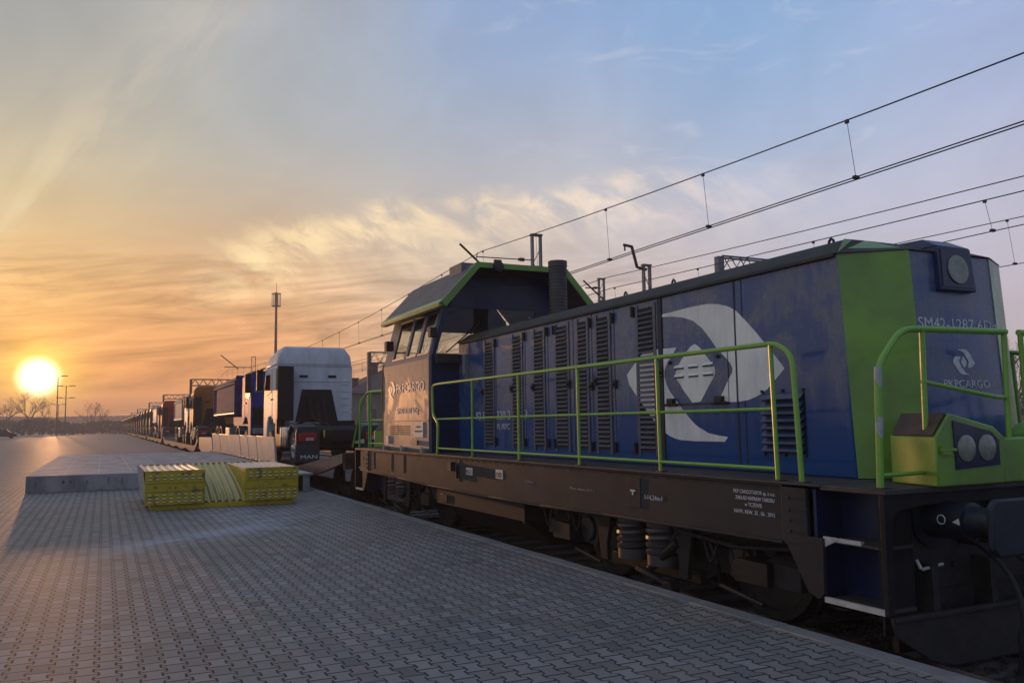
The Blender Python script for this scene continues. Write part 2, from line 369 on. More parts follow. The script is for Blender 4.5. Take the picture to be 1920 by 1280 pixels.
    X.put(p.inputs['Base Color'], X.mix(face, joint, faced))
    X.put(p.inputs['Roughness'], X.m('MULTIPLY_ADD', fine, 0.2, 0.55)); X.put(p.inputs['Specular IOR Level'], X.m('MULTIPLY_ADD', face, 0.34, 0.06))
    b = X.new('ShaderNodeBump'); b.inputs['Strength'].default_value = 0.45; b.inputs['Distance'].default_value = 0.005
    hgt = X.m('ADD', X.m('MULTIPLY', X.smooth(d, 0.001, 0.012), 0.12), X.m('MULTIPLY', fine, 0.12))
    hgt = X.m('ADD', hgt, X.m('MULTIPLY', rnd, 0.12))
    X.put(b.inputs['Height'], hgt)
    nt.links.new(b.outputs[0], p.inputs['Normal'])
    return m
PAVERS = paver_material()

# ------------------------------------------------------------------ mesh helpers
class MB:
    def __init__(s, off=(0, 0, 0)):
        s.v, s.f, s.off = [], [], Vector(off)
    def add(s, vs, fs):
        n = len(s.v); s.v += [tuple(q) for q in vs]; s.f += [tuple(i+n for i in f) for f in fs]; return s
    def box(s, x0, x1, y0, y1, z0, z1):
        x0, x1 = min(x0, x1), max(x0, x1); y0, y1 = min(y0, y1), max(y0, y1); z0, z1 = min(z0, z1), max(z0, z1)
        v = [(x0, y0, z0), (x1, y0, z0), (x1, y1, z0), (x0, y1, z0), (x0, y0, z1), (x1, y0, z1), (x1, y1, z1), (x0, y1, z1)]
        return s.add(v, [(0, 3, 2, 1), (4, 5, 6, 7), (0, 1, 5, 4), (1, 2, 6, 5), (2, 3, 7, 6), (3, 0, 4, 7)])
    def prism(s, poly, vec):
        n = len(poly); vec = Vector(vec)
        v = [Vector(p) for p in poly] + [Vector(p)+vec for p in poly]
        f = [tuple(range(n-1, -1, -1)), tuple(range(n, 2*n))] + [(i, (i+1) % n, n+(i+1) % n, n+i) for i in range(n)]
        return s.add(v, f)
    def loft(s, a, b):
        n = len(a)
        return s.add(list(a)+list(b), [tuple(range(n-1, -1, -1)), tuple(range(n, 2*n))] + [(i, (i+1) % n, n+(i+1) % n, n+i) for i in range(n)])
    def tube(s, pts, r, n=8):
        pts = [Vector(p) for p in pts]; rs = r if isinstance(r, (list, tuple)) else [r]*len(pts)
        rings = []; prev = None
        for i, p in enumerate(pts):
            t = (pts[min(i+1, len(pts)-1)] - pts[max(i-1, 0)]).normalized()
            if prev is None:
                up = Vector((0, 0, 1)) if abs(t.z) < 0.9 else Vector((1, 0, 0))
                a = t.cross(up).normalized()
            else:
                a = (prev - t*prev.dot(t)).normalized()
            prev = a; b = t.cross(a)
            k = 1.0
            if 0 < i < len(pts)-1:
                c_ = (pts[i]-pts[i-1]).normalized().dot((pts[i+1]-pts[i]).normalized())
                k = 1.0/max(0.6, math.sqrt(max(0.0, (1+c_)/2)))
            rings.append([p + (a*math.cos(q*2*math.pi/n) + b*math.sin(q*2*math.pi/n))*rs[i]*(k if k < 1.3 else 1.3) for q in range(n)])
        v = [q for rg in rings for q in rg]
        f = [tuple(range(n-1, -1, -1)), tuple(range(len(v)-n, len(v)))]
        for i in range(len(pts)-1):
            for q in range(n):
                f.append((i*n+q, i*n+(q+1) % n, (i+1)*n+(q+1) % n, (i+1)*n+q))
        return s.add(v, f)
    def cyl(s, p, q, r, n=16): return s.tube([p, q], r, n)
    def lathe(s, base, axis, prof, n=20):
        base = Vector(base); ax = Vector(axis).normalized()
        up = Vector((0, 0, 1)) if abs(ax.z) < 0.9 else Vector((1, 0, 0))
        a = ax.cross(up).normalized(); b = ax.cross(a)
        v = []
        for d, r in prof:
            v += [base + ax*d + (a*math.cos(q*2*math.pi/n)+b*math.sin(q*2*math.pi/n))*max(r, 1e-4) for q in range(n)]
        f = [tuple(range(n-1, -1, -1)), tuple(range(len(v)-n, len(v)))]
        for i in range(len(prof)-1):
            for q in range(n): f.append((i*n+q, i*n+(q+1) % n, (i+1)*n+(q+1) % n, (i+1)*n+q))
        return s.add(v, f)
    def text(s, txt, org, ux, uy, height, width=None, align='L', depth=0.002, bold=0.0):
        cu = bpy.data.curves.new('lettering', 'FONT'); cu.body = txt; cu.size = 1.0; cu.extrude = 0.5; cu.resolution_u = 3; cu.offset = bold
        ob = bpy.data.objects.new('lettering', cu); COL.objects.link(ob)
        bpy.context.view_layer.update()
        me = bpy.data.meshes.new_from_object(ob.evaluated_get(bpy.context.evaluated_depsgraph_get()))
        xs = [q.co.x for q in me.vertices]; ys = [q.co.y for q in me.vertices]
        if xs:
            x0, x1, y1 = min(xs), max(xs), 0.70
            k = height/y1; kx = (width/(x1-x0)) if width else k
            o_, ux, uy = Vector(org), Vector(ux), Vector(uy); nz = ux.cross(uy)
            sh = {'L': 0.0, 'C': -(x1-x0)*kx/2, 'R': -(x1-x0)*kx}[align]
            s.add([o_ + ux*((q.co.x-x0)*kx+sh) + uy*(q.co.y*k) + nz*(q.co.z+0.5)*depth for q in me.vertices], [tuple(p.vertices) for p in me.polygons])
        bpy.data.objects.remove(ob); bpy.data.curves.remove(cu); bpy.data.meshes.remove(me)
        return s
    def build_each(s, name, material, parent=None, bevel=0.0, gap=0.012):
        """every separate piece becomes a part of its own"""
        par = list(range(len(s.v)))
        def find(a):
            while par[a] != a: par[a] = par[par[a]]; a = par[a]
            return a
        for f in s.f:
            for i in f[1:]: par[find(i)] = find(f[0])
        isl = {}
        for i in range(len(s.v)): isl.setdefault(find(i), []).append(i)
        groups = []
        for g_ in isl.values():
            lo = [min(s.v[i][k] for i in g_)-gap for k in range(3)]; hi = [max(s.v[i][k] for i in g_)+gap for k in range(3)]
            grp = [g_, lo, hi]; again = True
            while again:
                again = False
                for o in groups:
                    if all(o[1][k] <= grp[2][k] and grp[1][k] <= o[2][k] for k in range(3)):
                        groups.remove(o); grp = [grp[0]+o[0], [min(p, q) for p, q in zip(grp[1], o[1])], [max(p, q) for p, q in zip(grp[2], o[2])]]; again = True; break
            groups.append(grp)
        out = []
        for g_, lo, hi in groups:
            ix = {i: k for k, i in enumerate(sorted(g_))}
            m = MB(s.off); m.v = [s.v[i] for i in sorted(g_)]; m.f = [tuple(ix[i] for i in f) for f in s.f if f[0] in ix]
            out.append(m.build(name, material, parent, bevel))
        return out
    def build(s, name, material, parent=None, bevel=0.0, sharp=32, off=None):
        o_ = Vector(off) if off is not None else s.off
        me = bpy.data.meshes.new(name)
        me.from_pydata([tuple(Vector(q)-o_) for q in s.v], [], s.f)
        bm = bmesh.new(); bm.from_mesh(me)
        bmesh.ops.recalc_face_normals(bm, faces=bm.faces)
        bm.to_mesh(me); bm.free()
        me.polygons.foreach_set('use_smooth', [True]*len(me.polygons))
        me.set_sharp_from_angle(angle=R(sharp))
        me.materials.append(material)
        ob = bpy.data.objects.new(name, me); COL.objects.link(ob)
        if parent is not None: ob.parent = parent
        if bevel:
            b = ob.modifiers.new('bevel', 'BEVEL'); b.width = bevel; b.segments = 2; b.limit_method = 'ANGLE'; b.angle_limit = R(40)
            b.harden_normals = False
        return ob

def thing(name, label, cat, loc=(0, 0, 0), group=None, rotz=0.0):
    o = bpy.data.objects.new(name, None); COL.objects.link(o)
    o.location = loc; o.rotation_euler = (0, 0, rotz); o.empty_display_size = 0.3
    o['label'] = label; o['category'] = cat
    if group: o['group'] = group
    return o
def tag(o, label, cat, group=None):
    o['label'] = label; o['category'] = cat
    if group: o['group'] = group
    return o
def kind(o, k, label=None):
    o['kind'] = k
    if label: o['label'] = label
    return o
def copy_tree(o, loc=None, parent=None, swap=None):
    c = o.copy(); COL.objects.link(c)
    if parent is not None: c.parent = parent
    if loc is not None: c.location = loc
    if swap and c.type == 'MESH':
        for sl in c.material_slots:
            if sl.material in swap:
                nm = swap[sl.material]; sl.link = 'OBJECT'; sl.material = nm
    for ch in [q for q in o.children]: copy_tree(ch, None, c, swap)
    return c

# ================================================================== SETTING
EDGE = 4.55
RZ = -0.27           # rail top
g = MB().add([(-900, -60, -0.62), (900, -60, -0.62), (900, 1000, -0.62), (-900, 1000, -0.62)], [(0, 1, 2, 3)])
kind(g.build('ground', mat('field_soil', (0.10, 0.075, 0.05), 0.9, var=0.4, scale=0.05)), 'structure', 'flat brown winter ground beyond the platform')
pm = MB()
pm.add([(-70, -12, 0), (EDGE-0.16, -12, 0), (EDGE-0.16, 236, 0), (-70, 236, 0)], [(0, 1, 2, 3)])
kind(pm.build('platform_paving', PAVERS), 'structure', 'loading platform of grey interlocking pavers')
eb = MB()
for k in range(250):
    y0 = -12 + k*0.992
    eb.box(EDGE-0.157, EDGE, y0+0.003, y0+0.989, -0.62, 0.006 + random.uniform(-0.002, 0.003))
kind(eb.build('platform_edge', mat('edge_kerb', (0.20, 0.195, 0.19), 0.75, var=0.35, scale=3, second=(0.13, 0.13, 0.125), bump=0.3, bscale=40), bevel=0.008), 'structure', 'concrete kerb along the platform edge')
fill = MB().box(-70, EDGE-0.16, 235.9, 236.0, -0.62, -0.004).build('platform_wall', CONCRETE)
kind(fill, 'structure', 'end face of the platform')

TRACKS = [6.175, 10.5, 15.2, 19.6]
bl = MB()
nx, ny = 46, 120
xs = [EDGE + 0.02 + (24.0-EDGE)*i/nx for i in range(nx+1)]
ys = [-8 + 60*(j/ny) for j in range(ny+1)] + [80, 140, 250, 420]
vv = [(x, y, -0.47 + random.uniform(-0.025, 0.025)) for y in ys for x in xs]
ff = [(j*(nx+1)+i, j*(nx+1)+i+1, (j+1)*(nx+1)+i+1, (j+1)*(nx+1)+i) for j in range(len(ys)-1) for i in range(nx)]
bl.add(vv, ff)
kind(bl.build('track_ballast', mat('ballast', (0.085, 0.075, 0.066), 0.9, var=0.6, scale=14, second=(0.035, 0.03, 0.027), bump=1.0, bscale=18)), 'structure', 'grey brown ballast bed under the tracks')
rl = MB()
for t in TRACKS:
    for sx in (-0.7535, 0.7535):
        rl.prism([(t+sx-0.036, -8, RZ), (t+sx+0.036, -8, RZ), (t+sx+0.034, -8, RZ-0.035), (t+sx+0.009, -8, RZ-0.05), (t+sx+0.009, -8, RZ-0.14), (t+sx+0.07, -8, RZ-0.17),
                  (t+sx-0.07, -8, RZ-0.17), (t+sx-0.009, -8, RZ-0.14), (t+sx-0.009, -8, RZ-0.05), (t+sx-0.034, -8, RZ-0.035)], (0, 420, 0))
kind(rl.build('railway_rails', RAILM), 'structure', 'steel rails of the four tracks')
sl = MB()
for t in TRACKS:
    for k in range(90):
        y0 = -8 + k*0.62
        sl.box(t-1.28, t+1.28, y0, y0+0.24, -0.60, RZ-0.172)
kind(sl.build('railway_sleepers', SLEEPER, bevel=0.01), 'structure', 'concrete sleepers under the rails')
# loose stones and dry weeds at the near end of the track
st = MB()
def stone(m, c, r):
    n = 6; v = []
    for k in range(3):
        z = (-0.7, 0.05, 0.75)[k]; rr = (0.75, 1.0, 0.6)[k]
        a0 = random.uniform(0, 1)
        v += [(c[0]+math.cos(a0+q*2*math.pi/n)*r*rr*random.uniform(.75, 1.15), c[1]+math.sin(a0+q*2*math.pi/n)*r*rr*random.uniform(.75, 1.15), c[2]+z*r*random.uniform(.7, 1.0)) for q in range(n)]
    f = [tuple(range(n-1, -1, -1)), tuple(range(2*n, 3*n))]
    for i in range(2):
        for q in range(n): f.append((i*n+q, i*n+(q+1) % n, (i+1)*n+(q+1) % n, (i+1)*n+q))
    m.add(v, f)
for k in range(1500):
    stone(st, (random.uniform(EDGE+0.03, 9.0), random.uniform(1.0, 6.5), -0.455+random.uniform(-.01, .03)), random.uniform(0.016, 0.04))
kind(st.build('ballast_stones', STONE), 'stuff', 'loose ballast stones between the rails and the platform')
gw = MB()
for k in range(900):
    a = random.gauss(0, 1); b = random.gauss(0, 1)
    x, y = 4.95 + a*0.22, 3.1 + b*0.45
    if x < EDGE+0.03: continue
    h_ = random.uniform(0.08, 0.26); d = random.uniform(0, 6.28); l = random.uniform(0.03, 0.16)
    px, py = math.cos(d+1.57)*0.004, math.sin(d+1.57)*0.004
    qx, qy = x+math.cos(d)*l, y+math.sin(d)*l
    gw.add([(x-px, y-py, -0.47), (x+px, y+py, -0.47), ((x+qx)/2+px*.7, (y+qy)/2+py*.7, -0.47+h_*.7), ((x+qx)/2-px*.7, (y+qy)/2-py*.7, -0.47+h_*.7), (qx, qy, -0.47+h_)],
           [(0, 1, 2, 3), (3, 2, 4)])
kind(gw.build('dry_weeds', GRASS), 'stuff', 'dry weeds growing beside the platform edge')

# ================================================================== LOCOMOTIVE
LO = (6.175, 10.65, RZ)
loco = thing('diesel_locomotive', 'blue and lime green diesel shunting locomotive with centre cab standing at the platform', 'locomotive', LO)
CX = 6.175
def mx(x): return 2*CX - x
def L(): return MB(LO)
# --- underframe
m = L()
for s in (0, 1):
    X_ = (lambda x: mx(x)) if s else (lambda x: x)
    prof = [(5.0, 1.0), (5.0, 0.58), (7.6, 0.555), (9.0, 0.53), (10.5, 0.525), (12.9, 0.535), (14.4, 0.57), (16.85, 0.60), (16.85, 1.0)]
    m.prism([(X_(4.675), y, z) for y, z in prof], ((0.09 if not s else -0.09), 0, 0))
    m.box(X_(4.66), X_(4.80), 5.0, 16.85, 0.985, 1.003)
    low = [(5.02, 0.58), (7.6, 0.555), (9.0, 0.53), (10.5, 0.525), (12.9, 0.535), (14.4, 0.57), (16.83, 0.60)]
    for (ya, za), (yb, zb) in zip(low[:-1], low[1:]):
        m.prism([(X_(4.655), ya, za-0.022), (X_(4.655), yb, zb-0.022), (X_(4.655), yb, zb+0.004), (X_(4.655), ya, za+0.004)], ((0.2 if not s else -0.2), 0, 0))
m.box(CX-1.0, CX+1.0, 4.35, 16.9, 0.60, 0.95)
under = m.build('underframe', FRAME, loco, bevel=0.006)
m = L().box(4.655, mx(4.655), 4.62, 16.75, 1.004, 1.024)
m.box(4.66, mx(4.66), 4.05, 4.62, 0.985, 1.02); m.box(4.66, mx(4.66), 16.75, 17.22, 0.985, 1.02)
m.build('walkway_deck', DECK, loco, bevel=0.004)
# jacking plates, weld seams, stencils
m = L().box(4.668, 4.676, 6.92, 7.14, 0.66, 0.945)
m.build('jacking_plate', FRAME, loco, bevel=0.004)
m = L()
for y in (14.79, 14.10, 15.9, 11.55): m.box(4.668, 4.676, y, y+0.03, 0.66, 0.97)
m.box(4.60, 4.676, 11.72, 11.86, 0.80, 0.93); m.box(4.64, 4.676, 11.60, 11.63, 0.70, 0.90)
m.build_each('frame_rib', BLACK, loco)
UX, UY = (0, -1, 0), (0, 0, 1)
def side_text(name, rows, material, x=4.673, parent=None):
    for txt, y, z, hh, ww in rows:
        L().text(txt, (x, y, z), UX, UY, hh, ww).build(name, material, parent or loco)
side_text('stencil_lettering', [('PKP CARGOTABOR sp. z o.o.', 5.57, 0.905, 0.030, 0.48), ('ZAKŁAD NAPRAW TABORU', 5.55, 0.855, 0.030, 0.45), ('w TCZEWIE', 5.44, 0.805, 0.030, 0.20),
                                ('NAPR. REW. 25 . 06 . 2015', 5.57, 0.745, 0.030, 0.47), ('I-14,24m-I', 6.85, 0.755, 0.045, 0.28)], LETTER)
side_text('worn_stencil', [('Masa własna 69,5 t', 8.30, 0.755, 0.032, 0.52), ('I-7,00m-I', 9.40, 0.765, 0.032, 0.22), ('12', 16.75, 0.80, 0.06, 0.09)], LETTER_DIM)
m = L().box(4.671, 4.676, 11.07, 11.30, 0.77, 0.87); m.box(4.671, 4.676, 10.06, 10.28, 0.77, 0.885)
m.build_each('data_plate', PLATE_WHITE, loco)
side_text('plate_marking', [('RU', 11.28, 0.785, 0.06, 0.17), ('00', 10.26, 0.785, 0.07, 0.16)], mat('stencil_black', (0.03, 0.03, 0.03), 0.6), 4.669)
m = L().box(4.665, 4.669, 7.0, 7.09, 0.815, 0.83); m.box(4.665, 4.669, 7.035, 7.06, 0.78, 0.815)
m.build_each('jacking_symbol', LETTER, loco)

# --- corner steps (four corners; the platform side front one is nearest)
def corner(fx, fy):
    def P(x, y, z): return (fx(x), fy(y), z)
    m = L()
    poly = [(5.02, 0.985), (4.77, 0.985), (4.765, 0.64), (4.62, 0.64), (4.63, 0.25), (4.68, 0.205), (4.78, 0.24), (4.97, 0.55), (5.02, 0.575)]
    m.prism([P(4.665, y, z) for y, z in poly], (fx(4.70)-fx(4.665), 0, 0))
    for z in (0.66, 0.74, 0.82, 0.91):
        m.cyl(P(4.655, 4.94, z), P(4.668, 4.94, z), 0.014, 8)
    m.build('step_bracket', FRAME, loco, bevel=0.004)
    m = L()
    for z0, z1, y1 in ((0.20, 0.225, 4.63), (0.615, 0.635, 4.63)):
        a, b = P(4.70, 4.12, z0), P(4.98, y1, z1); m.box(a[0], b[0], a[1], b[1], a[2], b[2])
    m.build_each('step_tread', DECK, loco)
    m = L()
    a, b = P(4.668, 4.11, 0.195), P(4.698, 4.63, 0.232); m.box(a[0], b[0], a[1], b[1], a[2], b[2])
    a, b = P(4.69, 4.30, 0.625), P(4.72, 4.62, 0.652); m.box(a[0], b[0], a[1], b[1], a[2], b[2])
    m.prism([P(4.685, 4.635, 0.655), P(4.685, 4.635, 0.575), P(4.685, 4.50, 0.64), P(4.685, 4.50, 0.655)], (fx(4.70)-fx(4.685), 0, 0))
    m.build_each('step_edge', STEP_WHITE, loco)
    m = L()
    a, b = P(4.95, 4.16, 0.22), P(4.98, 5.0, 0.985); m.box(a[0], b[0], a[1], b[1], a[2], b[2])
    a, b = P(4.70, 4.70, 0.22), P(4.95, 4.73, 0.985); m.box(a[0], b[0], a[1], b[1], a[2], b[2])
    m.build_each('step_well', BLUE_DARK, loco)
    # headstock cheek with rounded inner corner
    m = L()
    poly = [(4.665, 1.0), (4.665, 0.16), (4.70, 0.10), (5.05, 0.10), (5.05, 0.55)]
    arc = [(4.74+0.10*(1-math.cos(t))*0.9, 0.74+0.14*math.sin(t)) for t in [i*math.pi/12 for i in range(7)]]
    m.prism([P(x, 4.07, z) for x, z in [(4.665, 1.0), (4.665, 0.20), (4.72, 0.20)] + arc + [(5.10, 0.90), (6.175, 0.90), (6.175, 1.0)]], (0, fy(4.11)-fy(4.07), 0))
    m.box(fx(4.70), fx(5.0), fy(4.14), fy(4.16), 0.05, 0.90)
    m.build('end_plate', mat('end_plate_paint', (0.014, 0.014, 0.015), 0.6, spec=0.2, var=0.4, scale=5), loco, bevel=0.004)
idf = lambda v: v
FY = 10.65
my = lambda y: 2*FY - y
for fx in (idf, mx):
    for fy in (idf, my): corner(fx, fy)
# --- headstocks, buffers, couplers, ploughs, hoses
def end_gear(fy, near):
    sgn = 1 if near else -1
    m = L().box(4.98, mx(4.98), fy(4.24), fy(4.34), 0.30, 0.985); m.box(CX-0.25, CX+0.25, fy(4.20), fy(4.24), 0.60, 0.95)
    m2 = L().box(4.98, mx(4.98), fy(4.28), fy(4.33), -0.12, 0.298); m2.build('dark_fill_panel', BLACK, loco)  # added black panel, not a real beam: paints the darkness below the headstock
    for k in range(6):
        for zz in (0.45, 0.9): m.cyl((5.1+k*0.42, fy(4.22), zz), (5.1+k*0.42, fy(4.245), zz), 0.022, 8)
    m.build('headstock', BLACK, loco)
    for bx in (CX-0.875, CX+0.875):
        m = L().lathe((bx, fy(4.24), 0.79), (0, -sgn, 0), [(0, 0.20), (0.03, 0.20), (0.035, 0.135), (0.34, 0.13), (0.345, 0.105), (0.50, 0.10), (0.62, 0.10)], 20)
        hs = m.build('buffer', mat('buffer_paint', (0.007, 0.014, 0.024), 0.45, var=0.4), loco)
        m = L()
        poly = [(bx-0.26, 0.66), (bx-0.21, 0.61), (bx+0.21, 0.61), (bx+0.26, 0.66), (bx+0.26, 0.92), (bx+0.21, 0.97), (bx-0.21, 0.97), (bx-0.26, 0.92)]
        m.prism([(x, fy(3.62), z) for x, z in poly], (0, -sgn*0.05, 0))
        m.build('buffer_head', mat('buffer_plate', (0.006, 0.011, 0.024), 0.55, var=0.4, scale=9), hs, bevel=0.015)
        m = L()
        for t in range(24):
            pass
        ring = [(bx-0.1335*math.cos(0.35), fy(4.04)-sgn*0.030*math.cos(t*math.pi/12), 0.79+0.01+0.030*math.sin(t*math.pi/12)) for t in range(25)]
        m.tube([(bx-0.130, p[1], p[2]) for p in ring], 0.004, 6)
        yy = fy(3.955)
        m.prism([(bx-0.131, yy, 0.79), (bx-0.131, yy-sgn*0.05, 0.82), (bx-0.131, yy-sgn*0.055, 0.775)], (-0.004, 0, 0))
        m.build('buffer_marking', LETTER, hs)
    m = L().box(CX-0.06, CX+0.06, fy(3.72), fy(4.24), 0.74, 0.84)
    m.tube([(CX-0.05, fy(3.80), 0.79), (CX-0.07, fy(3.72), 0.5), (CX-0.05, fy(3.74), 0.28), (CX+0.05, fy(3.74), 0.28), (CX+0.07, fy(3.72), 0.5), (CX+0.05, fy(3.80), 0.79)], 0.022, 8)
    m.cyl((CX, fy(3.70), 0.84), (CX, fy(3.70), 0.60), 0.045, 12)
    m.build('screw_coupling', STEEL, loco)
    # plough
    m = L()
    fr = [(4.69, 0.19), (4.72, 0.06), (5.02, -0.12), (5.25, -0.18), (mx(5.25), -0.18), (mx(5.02), -0.12), (mx(4.72), 0.06), (mx(4.69), 0.19)]
    m.prism([(x, fy(4.06), z) for x, z in fr], (0, sgn*0.03, 0))
    for x in (5.15, 5.75, mx(5.75), mx(5.15)): m.box(x-0.03, x+0.03, fy(4.09), fy(4.24), 0.02, 0.5)
    m.box(4.70, mx(4.70), fy(4.035), fy(4.06), 0.16, 0.19)
    m.build('track_clearer', BLACK, loco, bevel=0.005)
    for hx, dx in ((5.62, -0.10), (5.80, 0.06), (6.55, 0.05), (6.72, -0.06)):
        pts = []
        for i in range(13):
            t = i/12
            pts.append((hx+dx*math.sin(t*2.4), fy(4.16 - 0.42*math.sin(min(1, t*1.35)*math.pi*0.62)), 0.62 - 0.72*t + 0.05*math.sin(t*6)))
        m = L().tube(pts, 0.019, 8)
        m.cyl(pts[-1], (pts[-1][0], pts[-1][1]+0.02, pts[-1][2]-0.10), 0.034, 10); m.cyl((hx, fy(4.24), 0.62), (hx, fy(4.12), 0.62), 0.035, 10)
        m.build('brake_hose', RUBBER, loco)
    m = L().tube([(5.03, fy(4.14), 0.53), (5.04, fy(4.12), 0.475), (5.06, fy(4.12), 0.465), (5.26, fy(4.12), 0.485)], 0.011, 6)
    m.build('coupler_grip', STEP_WHITE, loco)
end_gear(idf, True); end_gear(my, False)

# --- bogies
def bogie(yc):
    m = L()
    for s in (-1, 1):
        X_ = CX + s*1.05
        m.prism([(X_-0.04, yc-1.75, 0.30), (X_-0.04, yc-1.75, 0.12), (X_-0.04, yc-0.95, 0.12), (X_-0.04, yc-0.65, -0.05), (X_-0.04, yc+0.65, -0.05), (X_-0.04, yc+0.95, 0.12),
                 (X_-0.04, yc+1.75, 0.12), (X_-0.04, yc+1.75, 0.30), (X_-0.04, yc+0.7, 0.36), (X_-0.04, yc-0.7, 0.36)], (0.08, 0, 0))
        # brackets reaching down from the frame
        for d in (-1, 1):
            y0 = yc + d*0.95
            m.prism([(X_+s*0.20, y0-d*0.10, 0.56), (X_+s*0.20, y0-d*0.42, 0.56), (X_+s*0.20, y0-d*0.02+d*-0.30, 0.20), (X_+s*0.20, y0-d*0.33, 0.03), (X_+s*0.20, y0-d*0.20, 0.03), (X_+s*0.20, y0-d*0.16, 0.25)], (s*0.05, 0, 0))
        m.box(X_-0.10, X_+0.20, yc-0.75, yc+0.75, -0.02, 0.10)
        for d in (-1.62, 1.62):
            m.box(X_+s*0.02, X_+s*0.26, yc+d-0.20, yc+d+0.20, 0.14, 0.33)
        m.tube([(X_+s*0.24, yc-0.62, 0.36), (X_+s*0.24, yc-0.15, 0.06)], 0.045, 10)
        m.tube([(X_+s*0.22, yc+0.1, 0.02), (X_+s*0.22, yc-0.5, -0.08)], 0.035, 8)
        m.cyl((X_+s*0.20, yc-0.5, -0.08), (X_+s*0.30, yc-0.5, -0.08), 0.07, 14)
    m.box(CX-0.9, CX+0.9, yc-0.4, yc+0.4, 0.05, 0.35)
    b = m.build('bogie', mat('bogie_grime', (0.020, 0.019, 0.018), 0.6, spec=0.2, var=0.5, scale=5, second=(0.016, 0.015, 0.014), bump=0.2), loco, bevel=0.006)
    for d in (-1.3, 1.3):
        for s in (-1, 1):
            xw = CX + s*0.7535
            m = L().lathe((xw-s*0.10, yc+d, RZ+0.55), (s, 0, 0), [(0, 0.58), (0.03, 0.58), (0.035, 0.55), (0.135, 0.545), (0.135, 0.47), (0.11, 0.45), (0.09, 0.25), (0.13, 0.18), (0.16, 0.17), (0.16, 0.01)], 32)
            m.build('wheel', STEEL, b)
            m = L().box(xw+s*0.16, xw+s*0.36, yc+d-0.17, yc+d+0.17, RZ+0.38, RZ+0.72); m.lathe((xw+s*0.36, yc+d, RZ+0.55), (s, 0, 0), [(0, 0.15), (0.04, 0.14), (0.05, 0.01)], 18)
            m.build('axle_box', STEEL, b, bevel=0.01)
            m = L().tube([(CX+s*1.16, yc+d+0.42, 0.46), (CX+s*1.18, yc+d+0.25, 0.22), (CX+s*1.12, yc+d+0.30, 0.02), (CX+s*1.12, yc+d-0.25, -0.06)], 0.02, 6)
            m.box(CX+s*0.98, CX+s*1.06, yc+d+0.56*(1 if d < 0 else -1)-0.08, yc+d+0.56*(1 if d < 0 else -1)+0.08, 0.0, 0.45)
            m.build_each('brake_rigging', BLACK, b)
    for s in (-1, 1):
        for d in (-0.26, 0.26):
            m = L(); x0, y0 = CX+s*1.17, yc+d
            m.lathe((x0, y0, 0.10), (0, 0, 1), [(0, 0.19), (0.10, 0.19), (0.105, 0.165), (0.36, 0.165), (0.365, 0.19), (0.47, 0.19)], 20)
            pts = [(x0+0.175*math.cos(t*2*math.pi/12), y0+0.175*math.sin(t*2*math.pi/12), 0.195+0.27*t/48) for t in range(49)]
            m.tube(pts, 0.030, 6)
            m.build('coil_spring', mat('spring_steel', (0.042, 0.040, 0.042), 0.42, var=0.3, scale=10), b)
bogie(7.25); bogie(15.2)
# sand boxes and gear on the platform side
m = L()
for y0, y1, z0, z1 in ((5.13, 5.56, 0.14, 0.33), (8.83, 9.30, 0.17, 0.33), (13.0, 13.38, 0.26, 0.44), (17.0, 17.4, 0.2, 0.36)):
    m.box(4.93, 5.25, y0, y1, z0, z1); m.prism([(4.95, y0+0.02, z1), (4.95, y1-0.02, z1), (5.05, y1-0.08, z1+0.08), (5.05, y0+0.08, z1+0.08)], (0.18, 0, 0))
    m.cyl((5.0, (y0+y1)/2+0.2, z1+0.12), (5.2, (y0+y1)/2+0.2, z1+0.12), 0.09, 14)
m.tube([(4.86, 4.95, 0.50), (4.88, 5.8, 0.42), (4.88, 6.6, 0.47), (4.90, 6.75, 0.36), (4.90, 6.65, 0.26)], 0.022, 8)
m.build_each('sand_box', mat('sandbox_grime', (0.032, 0.031, 0.031), 0.6, spec=0.2, var=0.4, scale=6), loco, bevel=0.01)
for zz, xx, rr in ((0.50, 4.95, 0.016), (0.46, 5.0, 0.022), (0.53, 4.90, 0.010)):
    m = L().tube([(xx, 4.9, zz), (xx, 6.4, zz-0.02), (xx+0.03, 8.2, zz), (xx, 9.7, zz-0.01)], rr, 6); m.build('air_pipe', BLACK, loco)
    m = L().tube([(xx, 13.0, zz), (xx+0.02, 15.0, zz-0.02), (xx, 16.8, zz)], rr, 6); m.build('air_pipe', BLACK, loco)
for y0_, z0_ in ((5.75, 0.47), (6.1, 0.48), (8.5, 0.50), (9.2, 0.48), (14.1, 0.5)):
    m = L().tube([(4.93, y0_+0.22*t, z0_-0.24*math.sin(t*math.pi)) for t in (0, .15, .3, .5, .7, .85, 1)], 0.013, 6); m.build('sagging_hose', RUBBER, loco)
m = L()
for k in range(58):
    y_ = 5.1+k*0.2
    m.cyl((4.671, y_, 0.967), (4.6755, y_, 0.967), 0.008, 6)
m.build('rivet_row', FRAME, loco)
m = L().prism([(4.84, y, z) for y, z in ((9.76, 0.50), (9.76, 0.24), (12.94, 0.24), (12.95, 0.50))], (2.66, 0, 0))
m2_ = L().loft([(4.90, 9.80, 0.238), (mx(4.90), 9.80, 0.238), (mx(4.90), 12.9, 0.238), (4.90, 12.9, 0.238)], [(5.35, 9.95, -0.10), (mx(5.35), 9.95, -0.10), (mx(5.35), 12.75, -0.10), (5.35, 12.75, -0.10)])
m2_.build('shaded_tank_belly', BLACK, loco, bevel=0.01)  # shade under the tank is put into the black of its sloped belly
m.box(4.825, 4.84, 12.45, 12.75, 0.27, 0.40); m.box(4.82, 4.84, 9.74, 9.80, 0.22, 0.51)
